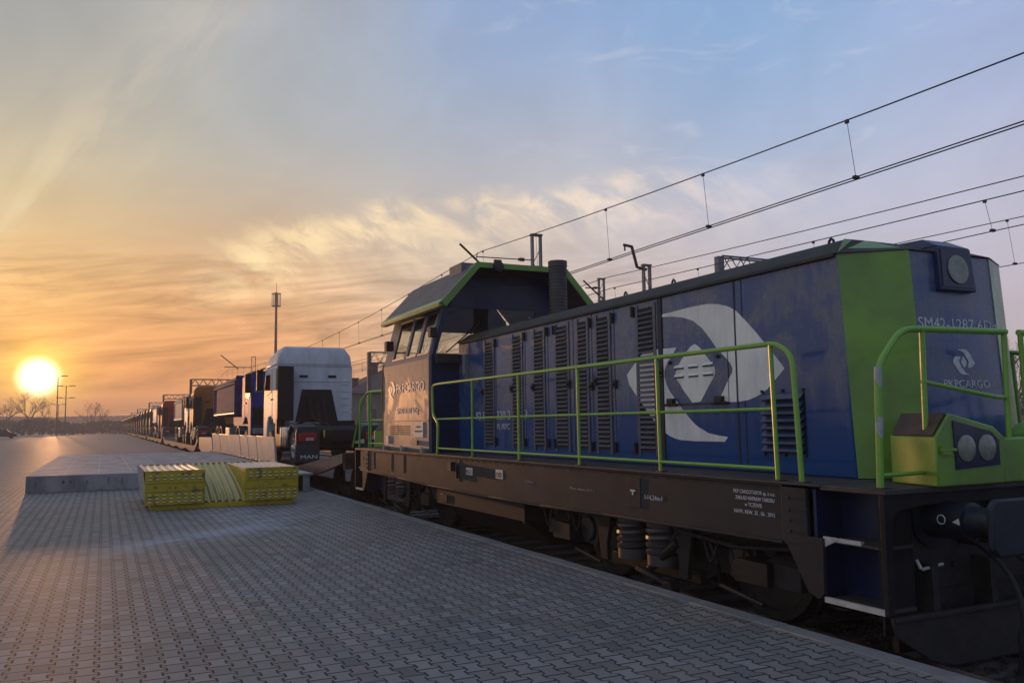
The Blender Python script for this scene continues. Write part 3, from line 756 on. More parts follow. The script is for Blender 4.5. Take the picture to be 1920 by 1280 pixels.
m.build('fuel_tank', mat('tank_paint', (0.030, 0.029, 0.028), 0.6, spec=0.18, var=0.4, scale=4, second=(0.03, 0.027, 0.026)), loco, bevel=0.015)
m = L().box(4.90, 5.0, 12.80, 12.95, 0.30, 0.46); m.cyl((4.86, 12.87, 0.40), (4.9, 12.87, 0.40), 0.05, 14)
m.build('fuel_filler', STEP_WHITE, loco)

# --- long hood
HX0, HX1 = 5.28, mx(5.28)
FYB, FYT = 4.50, 4.60      # hood nose, raked
def hood_ring(z, dy):
    return [(HX0, 13.05, z), (HX0, 4.84+dy, z), (5.70, FYB+dy, z), (mx(5.70), FYB+dy, z), (HX1, 4.70+dy, z), (HX1, 13.05, z)]
m = L().loft(hood_ring(1.026, 0.0), hood_ring(2.815, 0.10))
m.build('engine_hood', BLUE, loco, bevel=0.012)
# green chamfers laid over the nose corners
for fx in (idf, mx):
    m = L(); e = 0.004; ya = 4.84 if fx is idf else 4.70
    n = Vector((-(ya-FYB), -(5.70-HX0), 0)).normalized()*e
    if fx is mx: n.x = -n.x
    m.loft([Vector((fx(HX0+.004), ya-.003, 1.03))+n, Vector((fx(5.70), FYB, 1.03))+n, Vector((fx(5.70), FYB, 1.03)), Vector((fx(HX0+.004), ya-.003, 1.03))],
           [Vector((fx(HX0+.004), ya+.097, 2.812))+n, Vector((fx(5.70), FYT, 2.812))+n, Vector((fx(5.70), FYT, 2.812)), Vector((fx(HX0+.004), ya+.097, 2.812))])
    m.build('corner_panel', GREEN, loco)
    m = L().add([(fx(HX0), ya+.09, 2.819), (fx(5.70), FYT-.003, 2.819), (fx(5.66), 4.99, 2.963), (fx(5.44), 5.0, 2.963)], [(0, 1, 2, 3)])
    m.add([(fx(HX0), ya+.09, 2.80), (fx(5.70), FYT, 2.80), (fx(5.66), 4.99, 2.94), (fx(5.44), 5.0, 2.94)], [(0, 1, 2, 3)])
    m.build('corner_cap', GREEN, loco)
# hood roof with sloping sides and hipped nose
m = L()
a = [(HX0-0.03, 13.05, 2.815), (HX0-0.03, 4.93, 2.815), (5.70, FYT-0.02, 2.815), (mx(5.70), FYT-0.02, 2.815), (HX1+0.03, 4.80, 2.815), (HX1+0.03, 13.05, 2.815)]
b = [(5.46, 13.05, 2.96), (5.46, 5.0, 2.96), (5.70, 4.98, 2.96), (mx(5.70), 4.98, 2.96), (mx(5.46), 5.0, 2.96), (mx(5.46), 13.05, 2.96)]
m.loft(a, b)
m.box(HX0-0.035, HX0+0.02, 4.95, 12.95, 2.79, 2.822); m.box(HX1-0.02, HX1+0.035, 4.95, 12.95, 2.79, 2.822)
m.build('hood_roof', ROOF, loco, bevel=0.006)
def hook(y, x):
    m = L(); m.tube([(x, y-0.03, 2.95), (x, y-0.024, 2.992), (x, y, 3.012), (x, y+0.024, 2.992), (x, y+0.03, 2.95)], 0.011, 8)
    m.build('lifting_eye', STEEL, loco)
for y in (5.21, 7.43, 8.37, 10.9):
    hook(y, 5.52); hook(y, mx(5.52))
# louvred doors
def louvre_door(y0, y1, seams, latches, hinges, fx=idf):
    s = 1 if fx is idf else -1
    m = L()
    for ys_ in seams: m.box(fx(HX0-0.006), fx(HX0+0.01), ys_-0.009, ys_+0.009, 1.13, 2.785)
    m.box(fx(HX0-0.012), fx(HX0), y0+0.0, y0+0.05, 1.12, 2.76); m.box(fx(HX0-0.012), fx(HX0), y1-0.05, y1, 1.12, 2.76)
    d = m.build('engine_door', mat('door_frame_paint', (0.045, 0.06, 0.105), 0.34, var=0.4, scale=5, second=(0.08, 0.085, 0.10)), loco)
    m = L().box(fx(HX0-0.003), fx(HX0+0.01), y0+0.055, y1-0.055, 1.17, 2.72); m.build('louvre_recess', DARKHOLE, d)
    m = L(); n = 28; dz = (2.70-1.19)/n
    for k in range(n):
        z = 1.19 + k*dz
        m.prism([(fx(HX0-0.004), y0+0.05, z+dz*0.66), (fx(HX0-0.022), y0+0.05, z+dz*0.30), (fx(HX0-0.022), y0+0.05, z+dz*0.18), (fx(HX0-0.004), y0+0.05, z+dz*0.30)], (0, y1-y0-0.10, 0))
    m.build('louvre', LOUVRE, d)
    for y, z in latches:
        m = L().box(fx(HX0-0.03), fx(HX0), y-0.035, y+0.035, z-0.05, z+0.05); m.cyl((fx(HX0-0.05), y, z), (fx(HX0-0.02), y, z), 0.02, 10); m.build('latch', BLACK, d, bevel=0.005)
    for y, z in hinges:
        m = L().box(fx(HX0-0.028), fx(HX0), y-0.025, y+0.025, z-0.055, z+0.055); m.cyl((fx(HX0-0.03), y, z-0.06), (fx(HX0-0.03), y, z+0.06), 0.014, 8); m.build('hinge', BLACK, d)
DOORS = [(11.61, 12.00, [11.565], [(12.05, 1.97)], [(11.565, 2.69), (11.565, 1.22)]),
         (10.65, 11.01, [10.585], [(11.0, 1.98)], [(10.585, 2.69), (10.585, 1.22)]),
         (9.98, 10.33, [9.905], [(10.32, 1.97)], [(9.91, 2.69), (9.90, 1.22)]),
         (9.32, 9.71, [9.225], [(9.33, 1.97)], [(9.71, 2.69), (9.71, 1.22)]),
         (8.84, 9.14, [8.775], [(8.78, 1.92)], [(8.79, 2.68), (8.78, 1.2)]),
         (8.34, 8.69, [8.275], [(8.68, 1.97), (8.26, 1.92)], [(8.28, 2.68), (8.275, 1.2)]),
         (7.44, 7.82, [], [(7.36, 2.0)], [(7.86, 2.70), (7.86, 1.2)])]
for q in DOORS:
    louvre_door(*q); louvre_door(*q, fx=mx)
m = L()
for y in (7.335, 6.185): m.box(HX0-0.004, HX0+0.01, y-0.012, y+0.012, 1.05, 2.80)
m.box(HX0-0.012, HX0, 7.33, 7.40, 1.05, 2.80); m.box(HX0-0.003, HX0+0.01, 6.08, 6.092, 1.05, 2.80)
m.box(HX0-0.003, HX0+0.01, 12.6, 12.62, 1.05, 2.80)
m.build_each('panel_seam', mat('seam_shadow_gap', (0.010, 0.012, 0.03), 0.6), loco)
# side grille near the nose
m = L().box(HX0-0.006, HX0+0.01, 5.35, 5.86, 1.20, 1.72)
gr = m.build('side_grille', DARKHOLE, loco)
m = L()
for k in range(8):
    z = 1.205+k*0.064
    m.prism([(HX0-0.008, 5.36, z+0.062), (HX0-0.045, 5.36, z+0.020), (HX0-0.045, 5.36, z+0.012), (HX0-0.008, 5.36, z+0.034)], (0, 0.49, 0))
m.build('louvre', mat('grille_slats', (0.020, 0.045, 0.11), 0.36, coat=0.2), gr)
m = L()
for y in (5.36, 5.60, 5.85):
    for z in (1.19, 1.74): m.cyl((HX0-0.02, y, z), (HX0, y, z), 0.014, 8)
m.build_each('grille_bolt', BLACK, gr)
# battery hatch
m = L()
m.box(HX0-0.006, HX0, 6.30, 6.308, 1.66, 2.15); m.box(HX0-0.006, HX0, 6.30, 7.31, 1.645, 1.665); m.box(HX0-0.006, HX0, 6.30, 7.31, 2.148, 2.155)
ht = m.build('battery_hatch', mat('hatch_edge', (0.02, 0.025, 0.04), 0.5), loco)
m = L()
for y0 in (6.98, 6.75, 6.52):
    for z0 in (2.02, 1.93):
        m.prism([(HX0-0.003, y0, z0+0.035), (HX0-0.016, y0+0.005, z0+0.008), (HX0-0.003, y0, z0)], (0, 0.15, 0))
m.build_each('vent_cowl', WHITE_DECAL, ht)
m = L()
for y0 in (6.98, 6.75, 6.52):
    for z0 in (2.02, 1.93): m.box(HX0-0.012, HX0-0.004, y0, y0+0.15, z0-0.006, z0+0.004)
m.build_each('vent_slot', DARKHOLE, ht)
m = L()
for y in (7.18, 6.42): m.box(HX0-0.05, HX0, y-0.05, y+0.05, 1.66, 1.72); m.cyl((HX0-0.03, y-0.1, 1.655), (HX0-0.03, y+0.1, 1.655), 0.014, 8)
m.cyl((HX0-0.03, 7.2, 2.09), (HX0, 7.2, 2.09), 0.018, 8); m.cyl((HX0-0.03, 6.44, 2.10), (HX0, 6.44, 2.10), 0.018, 8)
m.build('latch', BLACK, ht)
# emblem on the hood side
LR = [(7.43, 2.59), (7.3, 2.61), (7.14, 2.615), (6.98, 2.62), (6.83, 2.625), (6.69, 2.625), (6.56, 2.62), (6.42, 2.60), (6.29, 2.565), (6.17, 2.51), (6.04, 2.40), (5.93, 2.30), (5.83, 2.2), (5.69, 2.06), (5.57, 1.93), (5.63, 1.88), (5.71, 1.82), (5.79, 1.76), (5.85, 1.73), (5.93, 1.70), (6.05, 1.67), (6.19, 1.66), (6.31, 1.66), (6.43, 1.67), (6.45, 1.69), (6.38, 1.77), (6.33, 1.84), (6.28, 1.9), (6.25, 1.93), (6.24, 1.97), (6.26, 2.01), (6.32, 2.07), (6.45, 2.17), (6.55, 2.28), (6.66, 2.39), (6.8, 2.48), (6.95, 2.53), (7.14, 2.565), (7.31, 2.58)]
LD = [(6.79, 2.25), (6.72, 2.21), (6.66, 2.16), (6.6, 2.1), (6.54, 2.04), (6.5, 2.0), (6.49, 1.95), (6.51, 1.91), (6.59, 1.83), (6.66, 1.75), (6.73, 1.675), (6.86, 1.67), (6.92, 1.73), (7.0, 1.8), (7.06, 1.87), (7.12, 1.93), (7.12, 1.98), (7.09, 2.04), (7.01, 2.11), (6.93, 2.18), (6.86, 2.23)]
LL = [(8.02, 2.01), (7.94, 2.07), (7.85, 2.13), (7.7, 2.23), (7.65, 2.25), (7.48, 2.25), (7.28, 2.245), (7.09, 2.24), (7.15, 2.18), (7.2, 2.14), (7.25, 2.1), (7.29, 2.05), (7.31, 2.0), (7.31, 1.94), (7.28, 1.87), (7.23, 1.8), (7.17, 1.74), (7.1, 1.68), (7.04, 1.62), (6.98, 1.57), (6.88, 1.49), (6.82, 1.45), (6.76, 1.42), (6.69, 1.395), (6.63, 1.37), (6.49, 1.35), (6.34, 1.335), (6.39, 1.29), (6.53, 1.29), (6.68, 1.29), (6.83, 1.29), (6.99, 1.295), (7.09, 1.3), (7.17, 1.315), (7.26, 1.34), (7.33, 1.37), (7.41, 1.41), (7.48, 1.46), (7.55, 1.52), (7.66, 1.61), (7.77, 1.71), (7.87, 1.8), (7.98, 1.9)]
def emblem(m, org, ux, uy, width, height, depth=0.003):
    o_, ux, uy = Vector(org), Vector(ux), Vector(uy); nz = ux.cross(uy)
    for p in (LR, LD, LL):
        m.prism([o_ + ux*((6.81-y)/2.45*width) + uy*((z-1.957)/1.335*height) for y, z in p], nz*depth)
m = L(); emblem(m, (HX0-0.0005, 6.81, 1.957), UX, UY, 2.45, 1.335)
m.build('hood_emblem', WHITE_DECAL, loco)
side_text('number_lettering', [('92 5', 12.33, 1.545, 0.125, 0.34), ('320 21', 11.55, 1.545, 0.125, 0.54), ('3', 10.62, 1.545, 0.125, 0.09), ('PL-PKPC', 11.53, 1.40, 0.085, 0.42)], LETTER, HX0-0.001)
m = L().box(HX0-0.004, HX0, 12.78, 12.88, 2.30, 2.62); m.build('warning_sticker', mat('sticker', (0.30, 0.33, 0.32), 0.4), loco)

# --- nose: lettering, lamp housing
NX_, NZ = (1, 0, 0), Vector((0, 0.1, 1.789)).normalized()
def nose_y(z): return FYB + (z-1.026)/1.789*0.10 - 0.001
m = L()
m.text('SM42-1287 6Dg', (5.72, nose_y(2.19), 2.19), NX_, NZ, 0.090, 0.93)
m.build('number_lettering', LETTER, loco)
m = L().text('PKPCARGO', (5.935, nose_y(1.725), 1.725), NX_, NZ, 0.062, 0.545); m.build('operator_lettering', LETTER, loco)
m = L(); emblem(m, (6.195, nose_y(1.93), 1.93), NX_, NZ, 0.262, 0.205, 0.002)
m.build('nose_emblem', LETTER, loco)
m = L().loft([(5.965, 4.530, 2.50), (6.385, 4.530, 2.50), (6.385, 4.62, 2.50), (5.965, 4.62, 2.50)], [(5.98, 4.555, 2.86), (6.37, 4.555, 2.86), (6.37, 4.95, 2.86), (5.98, 4.95, 2.86)])
m.loft([(5.98, 4.555, 2.86), (6.37, 4.555, 2.86), (6.37, 4.95, 2.86), (5.98, 4.95, 2.86)], [(6.01, 4.72, 2.945), (6.34, 4.72, 2.945), (6.32, 5.1, 2.963), (6.03, 5.1, 2.963)])
lh = m.build('lamp_housing', mat('lamp_box_paint', (0.012, 0.030, 0.085), 0.45, var=0.3), loco, bevel=0.010)
m = L(); n_ = Vector((0, -1, 0.09)).normalized()
m.lathe(Vector((6.175, 4.536, 2.675)), n_, [(0, 0.118), (0.010, 0.118), (0.012, 0.102), (0.006, 0.06), (0.004, 0.001)], 28); m.build('headlight', LENS, lh)
m = L().loft([(5.985, 4.526, 2.53), (6.365, 4.526, 2.53), (6.365, 4.54, 2.53), (5.985, 4.54, 2.53)], [(6.0, 4.547, 2.835), (6.35, 4.547, 2.835), (6.35, 4.56, 2.835), (6.0, 4.56, 2.835)])
m.build('lamp_glass', PANE_DARK, lh)
# --- headlight boxes on the front deck
def light_box(fx, fy):
    s = 1 if fy is idf else -1
    def P(x, y, z): return (fx(x), fy(y), z)
    m = L()
    front = [(5.09, 1.022), (5.09, 1.355), (5.245, 1.522), (5.70, 1.425), (5.815, 1.345), (5.79, 1.022)]
    back = [(5.22, 1.022), (5.22, 1.355), (5.34, 1.522), (5.70, 1.425), (5.815, 1.345), (5.79, 1.022)]
    m.loft([P(x, 3.985, z) for x, z in front], [P(x, 4.47, z) for x, z in back])
    b = m.build('headlight_box', GREEN, loco, bevel=0.012)
    m = L().add([P(5.098, 4.01, 1.368), P(5.24, 4.01, 1.521), P(5.335, 4.45, 1.521), P(5.222, 4.45, 1.368)], [(0, 1, 2, 3)])
    m.add([P(5.093, 4.01, 1.372), P(5.235, 4.01, 1.526), P(5.33, 4.45, 1.526), P(5.217, 4.45, 1.372)], [(0, 1, 2, 3)])
    m.build('sloped_lid', RUST, b)
    m = L().prism([P(x, 3.984, z) for x, z in ((5.275, 1.135), (5.265, 1.470), (5.66, 1.39), (5.735, 1.325), (5.735, 1.155))], (0, fy(3.976)-fy(3.984), 0))
    m.build('lamp_panel', PANE_DARK, b)
    for x in (5.385, 5.600):
        m = L().lathe(P(x, 3.976, 1.278), (0, -s, 0), [(0, 0.092), (0.006, 0.092), (0.012, 0.080), (0.016, 0.04), (0.018, 0.001)], 24); m.build('headlight', LENS, b)
    m = L().box(fx(5.13), fx(5.22), fy(3.985), fy(3.96), 1.24, 1.30); m.cyl(P(5.12, 3.97, 1.27), P(5.27, 3.97, 1.27), 0.012, 8); m.build('box_latch', GREEN, b)
for fx in (idf, mx):
    for fy in (idf, my): light_box(fx, fy)
m = L().box(5.83, mx(5.83), 4.02, 4.40, 1.022, 1.335); m.build('deck_box', GREEN, loco, bevel=0.01)
m = L().box(5.83, mx(5.83), my(4.02), my(4.40), 1.022, 1.335); m.build('deck_box', GREEN, loco, bevel=0.01)

# --- handrails
RR = 0.021
def bend(pts, r=0.10, n=4):
    out = [Vector(pts[0])]
    for a, b, c in zip(pts[:-2], pts[1:-1], pts[2:]):
        a, b, c = Vector(a), Vector(b), Vector(c)
        d1, d2 = (a-b), (c-b); k = min(r, d1.length*0.45, d2.length*0.45)
        p, q = b + d1.normalized()*k, b + d2.normalized()*k
        for i in range(n+1):
            t = i/n; out.append(p*(1-t)**2 + b*2*t*(1-t) + q*t*t)
    out.append(Vector(pts[-1])); return out
def side_rail(fx):
    def P(x, y, z): return (fx(x), y, z)
    X_ = 4.69; xi = 4.71
    m = L()
    m.tube(bend([P(X_, 12.50, 1.03), P(X_, 12.46, 1.50), P(xi, 12.74, 1.63), P(xi, 12.76, 2.10), P(xi, 12.5, 2.115), P(xi, 5.05, 2.085), P(xi, 4.885, 1.98), P(X_, 4.82, 1.03)], 0.09), RR, 10)
    m.tube([P(xi, 12.62, 1.565), P(xi, 5.09, 1.575)], 0.015, 8)
    m.tube([P(X_, 12.50, 1.115), P(X_, 5.06, 1.115)], 0.015, 8)
    rail = m.build('side_handrail', GREEN_RAIL, loco)
    for y in (11.10, 9.60, 8.10, 6.60, 5.07):
        m = L().tube([P(X_, y, 1.03), P(xi, y+0.045, 2.09)], 0.018, 8); m.build('post', GREEN_RAIL, rail)
    m = L()
    for y in (12.50, 11.10, 9.60, 8.10, 6.60, 5.07, 4.82): m.box(fx(X_-0.03), fx(X_+0.05), y-0.05, y+0.05, 1.024, 1.034)
    m.build_each('post_foot', DECK, rail)
for fx in (idf, mx): side_rail(fx)
def end_rail(fx, fy):
    def P(x, y, z): return (fx(x), fy(y), z)
    m = L()
    m.tube(bend([P(4.70, 4.12, 1.03), P(4.735, 4.12, 1.85), P(4.98, 4.12, 2.105), P(5.2, 4.12, 2.115), P(6.10, 4.12, 2.125)], 0.10), 0.024, 10)
    m.tube([P(4.72, 4.12, 1.11), P(5.14, 4.12, 1.115)], 0.015, 8)
    m.tube([P(5.16, 4.12, 1.745), P(5.95, 4.12, 1.635), P(6.06, 4.12, 1.635)], 0.016, 8)
    rail = m.build('end_handrail', GREEN_RAIL, loco)
    for x, z in ((5.16, 1.03), (6.05, 1.03)):
        m = L().tube([P(x, 4.12, z), P(x+0.03, 4.12, 2.115)], 0.020, 8); m.build('post', GREEN_RAIL, rail)
    m = L().box(fx(4.66), fx(4.75), fy(4.07), fy(4.17), 1.02, 1.032); m.build_each('post_foot', DECK, rail)
for fx in (idf, mx): end_rail(fx, idf)
# bare spots on the near post where the paint has gone
m = L()
for z0, z1 in ((1.70, 1.84), (1.36, 1.50)):
    m.tube([(4.7005+0.035*(z-1.03)/0.82, 4.1185, z) for z in (z0, (z0+z1)/2, z1)], [0.0225, 0.0255, 0.0235], 10)
m.build_each('chipped_patch', mat('bare_primer', (0.38, 0.40, 0.42), 0.5, var=0.3, scale=15), loco)
def rear_rail(fx):
    def P(x, y, z): return (fx(x), y, z)
    m = L()
    m.tube(bend([P(4.78, 15.6, 2.13), P(4.78, 16.55, 2.15), P(4.78, 16.85, 2.12), P(4.74, 17.15, 1.75), P(4.70, 17.55, 1.03)], 0.10), 0.02, 8)
    m.tube([P(4.78, 16.48, 1.03), P(4.78, 16.46, 2.14)], 0.02, 8); m.tube([P(4.78, 16.62, 1.03), P(4.78, 16.62, 2.14)], 0.016, 8)
    m.tube([P(4.78, 15.6, 1.58), P(4.78, 16.5, 1.58)], 0.014, 8); m.tube([P(4.78, 15.6, 1.13), P(4.78, 16.6, 1.12)], 0.016, 8)
    m.tube(bend([P(4.72, 17.10, 1.03), P(4.72, 17.05, 2.0), P(4.9, 17.1, 2.15), P(CX, 17.1, 2.15)], 0.1), 0.02, 8)
    m.tube([P(4.72, 17.08, 1.55), P(CX, 17.08, 1.55)], 0.014, 8)
    m.build('rear_handrail', GREEN_RAIL, loco)
for fx in (idf, mx): rear_rail(fx)
# short rear hood (green box seen behind the cab)
m = L().loft([(5.5, 15.5, 1.024), (5.5, 16.6, 1.024), (mx(5.5), 16.6, 1.024), (mx(5.5), 15.5, 1.024)], [(5.5, 15.5, 1.95), (5.62, 16.45, 1.85), (mx(5.62), 16.45, 1.85), (mx(5.5), 15.5, 1.95)])
m.build('rear_hood', GREEN, loco, bevel=0.02)

# --- cab
Y0, Y1 = 13.05, 15.52
side = [(4.75, 1.026), (4.75, 2.56), (4.965, 3.40)]
m = L(); T = 0.05
WZ0, WZ1 = 2.64, 3.36
def xs_at(z): return 4.75 if z <= 2.56 else 4.75 + (z-2.56)/(3.40-2.56)*0.215
for fx in (idf, mx):
    s = 1 if fx is idf else -1
    m.box(fx(4.75), fx(4.75+T), Y0, Y1, 1.026, 2.56)
    def slant(za, zb, ya, yb):
        m.loft([(fx(xs_at(za)), ya, za), (fx(xs_at(za)+T), ya, za), (fx(xs_at(za)+T), yb, za), (fx(xs_at(za)), yb, za)],
               [(fx(xs_at(zb)), ya, zb), (fx(xs_at(zb)+T), ya, zb), (fx(xs_at(zb)+T), yb, zb), (fx(xs_at(zb)), yb, zb)])
    slant(2.56, WZ0, Y0, Y1); slant(WZ1, 3.40, Y0, Y1)
    for ya, yb in ((Y0, 13.09), (13.66, 13.71), (14.27, 14.31), (15.06, Y1)): slant(WZ0, WZ1, ya, yb)
m.box(4.80, mx(4.80), 13.10, 15.47, 1.03, 1.06)
cab = m.build('cab', BLUE_CAB, loco, bevel=0.0)
# end walls, with window openings
def end_wall(y, t, zl, post=True, zt=3.42):
    m = L()
    m.prism([(x, y, z) for x, z in ((4.80, 1.026), (mx(4.80), 1.026), (mx(4.80), 2.55), (mx(4.80), zl), (4.80, zl), (4.80, 2.55))], (0, t, 0))
    z0 = zl; z1 = 3.52
    for fx in (idf, mx):
        m.prism([(fx(xs_at(z0)+0.05), y, z0), (fx(xs_at(z0)+0.11), y, z0), (fx(5.16), y, 3.55), (fx(5.06), y, 3.55)], (0, t, 0))
    m.prism([(5.0, y, zt), (mx(5.0), y, zt), (mx(5.08), y, 3.55), (mx(5.45), y, 4.02), (5.45, y, 4.02), (5.08, y, 3.55)], (0, t, 0))
    if post: m.box(CX+0.55, CX+0.80, y, y+t, zl, zt)
    return m
e1 = end_wall(Y0, 0.05, 2.63).build('cab_wall', BLUE_DARK, loco)
e2 = end_wall(Y1-0.05, 0.05, 2.60, False, 3.27).build('cab_wall', BLUE_DARK, loco)
for y, nm, w in ((Y0+0.02, 'windscreen', e1), (Y1-0.03, 'rear_window', e2)):
    m = L().prism([(x, y, z) for x, z in ((4.86, 2.64), (mx(4.86), 2.64), (mx(5.02), 3.42), (5.02, 3.42))], (0, 0.012, 0)); m.build(nm, GLASS, w)
m = L()
for fx in (idf, mx):
    for ya, yb in ((13.09, 13.66), (13.71, 14.27), (14.31, 15.06)):
        m2 = L().loft([(fx(xs_at(WZ0)+0.02), ya, WZ0), (fx(xs_at(WZ0)+0.028), ya, WZ0), (fx(xs_at(WZ0)+0.028), yb, WZ0), (fx(xs_at(WZ0)+0.02), yb, WZ0)],
                      [(fx(xs_at(WZ1)+0.02), ya, WZ1), (fx(xs_at(WZ1)+0.028), ya, WZ1), (fx(xs_at(WZ1)+0.028), yb, WZ1), (fx(xs_at(WZ1)+0.02), yb, WZ1)])
        w = m2.build('side_window', FILM, cab)
        m3 = L()
        for a, b in ((ya, ya+0.03), (yb-0.03, yb)):
            m3.loft([(fx(xs_at(WZ0)-0.006), a, WZ0), (fx(xs_at(WZ0)+0.015), a, WZ0), (fx(xs_at(WZ0)+0.015), b, WZ0), (fx(xs_at(WZ0)-0.006), b, WZ0)],
                    [(fx(xs_at(WZ1)-0.006), a, WZ1), (fx(xs_at(WZ1)+0.015), a, WZ1), (fx(xs_at(WZ1)+0.015), b, WZ1), (fx(xs_at(WZ1)-0.006), b, WZ1)])
        for z in (WZ0, WZ1-0.03):
            m3.box(fx(xs_at(z)-0.008), fx(xs_at(z)+0.015), ya+0.03, yb-0.03, z, z+0.03)
        m3.build('window_frame', mat('window_frame_alu', (0.30, 0.29, 0.28), 0.4, metal=0.5, var=0.2), w)
# interior
m = L().box(4.9, mx(4.9), Y0+0.3, Y1-0.3, 1.35, 1.40); m.box(5.6, 6.8, 14.0, 14.5, 1.4, 2.55); m.box(5.3, 5.65, 13.5, 14.0, 1.4, 2.3); m.box(6.75, 7.1, 14.5, 15.1, 1.4, 2.4)
m.build('control_desk', mat('cab_interior', (0.05, 0.05, 0.048), 0.6), cab)
# lower rubbing panel, vents and notices on the platform side
m = L().box(4.742, 4.75, 13.07, 15.36, 1.545, 1.56); m.box(4.735, 4.75, 13.06, 15.40, 1.04, 1.075)
m.build_each('panel_trim', mat('trim_grey', (0.05, 0.05, 0.055), 0.45), cab)
for y0 in (14.66, 14.06):
    m = L()
    for k in range(5):
        m.box(4.744, 4.75, y0, y0+0.24, 1.31+k*0.035, 1.325+k*0.035); m.box(4.744, 4.75, y0+0.26, y0+0.46, 1.31+k*0.035, 1.325+k*0.035)
    m.build('floor_vent', mat('vent_shadow', (0.03, 0.025, 0.025), 0.6), cab)
m = L().box(4.741, 4.75, 13.31, 13.78, 1.275, 1.525); m.build('notice_plate', PLATE_WHITE, cab)
side_text('notice_lettering', [('UWAGA', 13.66, 1.43, 0.035, 0.22), ('OLEJ NAPĘDOWY', 13.73, 1.36, 0.03, 0.36)], mat('notice_red', (0.25, 0.10, 0.06), 0.6), 4.740, cab)
m = L().box(4.72, 4.75, 13.56, 13.86, 1.15, 1.225); m.build('fuel_door', mat('brass_plate', (0.16, 0.13, 0.09), 0.5), cab)
m = L().box(4.735, 4.75, 15.19, 15.33, 1.14, 1.285); m.build('white_tag', PLATE_WHITE, cab)
m = L()
for y in (15.29, 14.27, 13.22): m.box(4.69, 4.75, y-0.04, y+0.04, 1.03, 1.10); m.cyl((4.68, y, 1.03), (4.68, y, 1.12), 0.02, 8)
m.build_each('foot_clamp', mat('bright_clamp', (0.45, 0.42, 0.38), 0.4, metal=0.5), cab)
CABLET = mat('faded_lettering', (0.62, 0.58, 0.55), 0.26, var=0.4, scale=14)
m = L()
m.text('PKPCARGO', (4.749, 14.74, 2.05), UX, UY, 0.155, 1.48)
m.build('operator_lettering', CABLET, cab)
m = L().text('SM42-1287 6Dg', (4.749, 14.72, 1.68), UX, UY, 0.10, 1.15); m.build('number_lettering', CABLET, cab)
m = L(); emblem(m, (4.749, 15.02, 2.12), UX, UY, 0.42, 0.30, 0.002)
m.build('cab_emblem', CABLET, cab)
m = L().tube(bend([(4.77, 15.60, 1.06), (4.77, 15.60, 1.62), (4.755, 15.64, 1.75), (4.755, 15.64, 2.35), (4.77, 15.58, 2.62)], 0.05), 0.016, 8)
m.build('grab_rail', mat('brass_rail', (0.35, 0.20, 0.04), 0.35, metal=0.4), cab)
m = L().box(4.66, 4.80, 15.05, 15.20, 2.84, 3.02); m.box(4.74, 4.86, 12.93, 13.06, 2.90, 3.06)
m.build_each('side_camera', BLACK, cab, bevel=0.01)
m = L().tube([(5.05, 13.03, 2.66), (5.55, 13.02, 3.08)], 0.012, 6); m.tube([(5.48, 13.015, 2.98), (5.66, 13.015, 3.20)], 0.016, 6); m.tube([(6.6, 13.03, 2.66), (6.9, 13.02, 3.1)], 0.012, 6)
m.build_each('wiper', BLACK, e1)
m = L().box(4.85, 5.5, 12.92, 13.04, 2.48, 2.62); m.build('wiper_box', BLACK, e1)
# cab roof: slab with green fascia
def roof_ring(y, dz=0.0, sh=0.0):
    return [(4.72+sh, y, 3.40+dz), (5.35+sh*.4, y, 4.08+dz), (mx(5.35+sh*.4), y, 4.08+dz), (mx(4.72+sh), y, 3.40+dz), (mx(4.82+sh), y, 3.36+dz), (mx(5.40+sh*.4), y, 4.0+dz), (5.40+sh*.4, y, 4.0+dz), (4.82+sh, y, 3.36+dz)]
m = L().loft(roof_ring(12.44), roof_ring(15.56))
cr_ = m.build('cab_roof', CABROOF, loco, bevel=0.008)
m = L().loft([(p[0], 12.40, p[2]) for p in roof_ring(0, 0.006)[:4]] + [(mx(4.82), 12.40, 3.335), (mx(5.40), 12.40, 3.995), (5.40, 12.40, 3.995), (4.82, 12.40, 3.335)],
             [(p[0], 12.438, p[2]) for p in roof_ring(0, 0.006)[:4]] + [(mx(4.82), 12.438, 3.335), (mx(5.40), 12.438, 3.995), (5.40, 12.438, 3.995), (4.82, 12.438, 3.335)])
for fx in (idf, mx):
    m.prism([(fx(4.70), 12.44, 3.39), (fx(4.77), 12.44, 3.465), (fx(4.80), 12.44, 3.465), (fx(4.82), 12.44, 3.34), (fx(4.72), 12.44, 3.34)], (0, 3.14, 0))
m.build('roof_fascia', GREEN, cr_, bevel=0.004)
m = L().box(5.26, 5.5, 12.85, 13.4, 3.95, 4.15); m.build('roof_vent', mat('vent_grey', (0.16, 0.15, 0.15), 0.5), cr_, bevel=0.01)
m = L().lathe((5.72, 12.41, 4.02), (0, -1, 0), [(0, 0.09), (0.06, 0.09), (0.07, 0.07), (0.072, 0.001)], 18); m.box(5.66, 5.78, 12.38, 12.44, 4.06, 4.14); m.build('roof_lamp', BLACK, cr_)
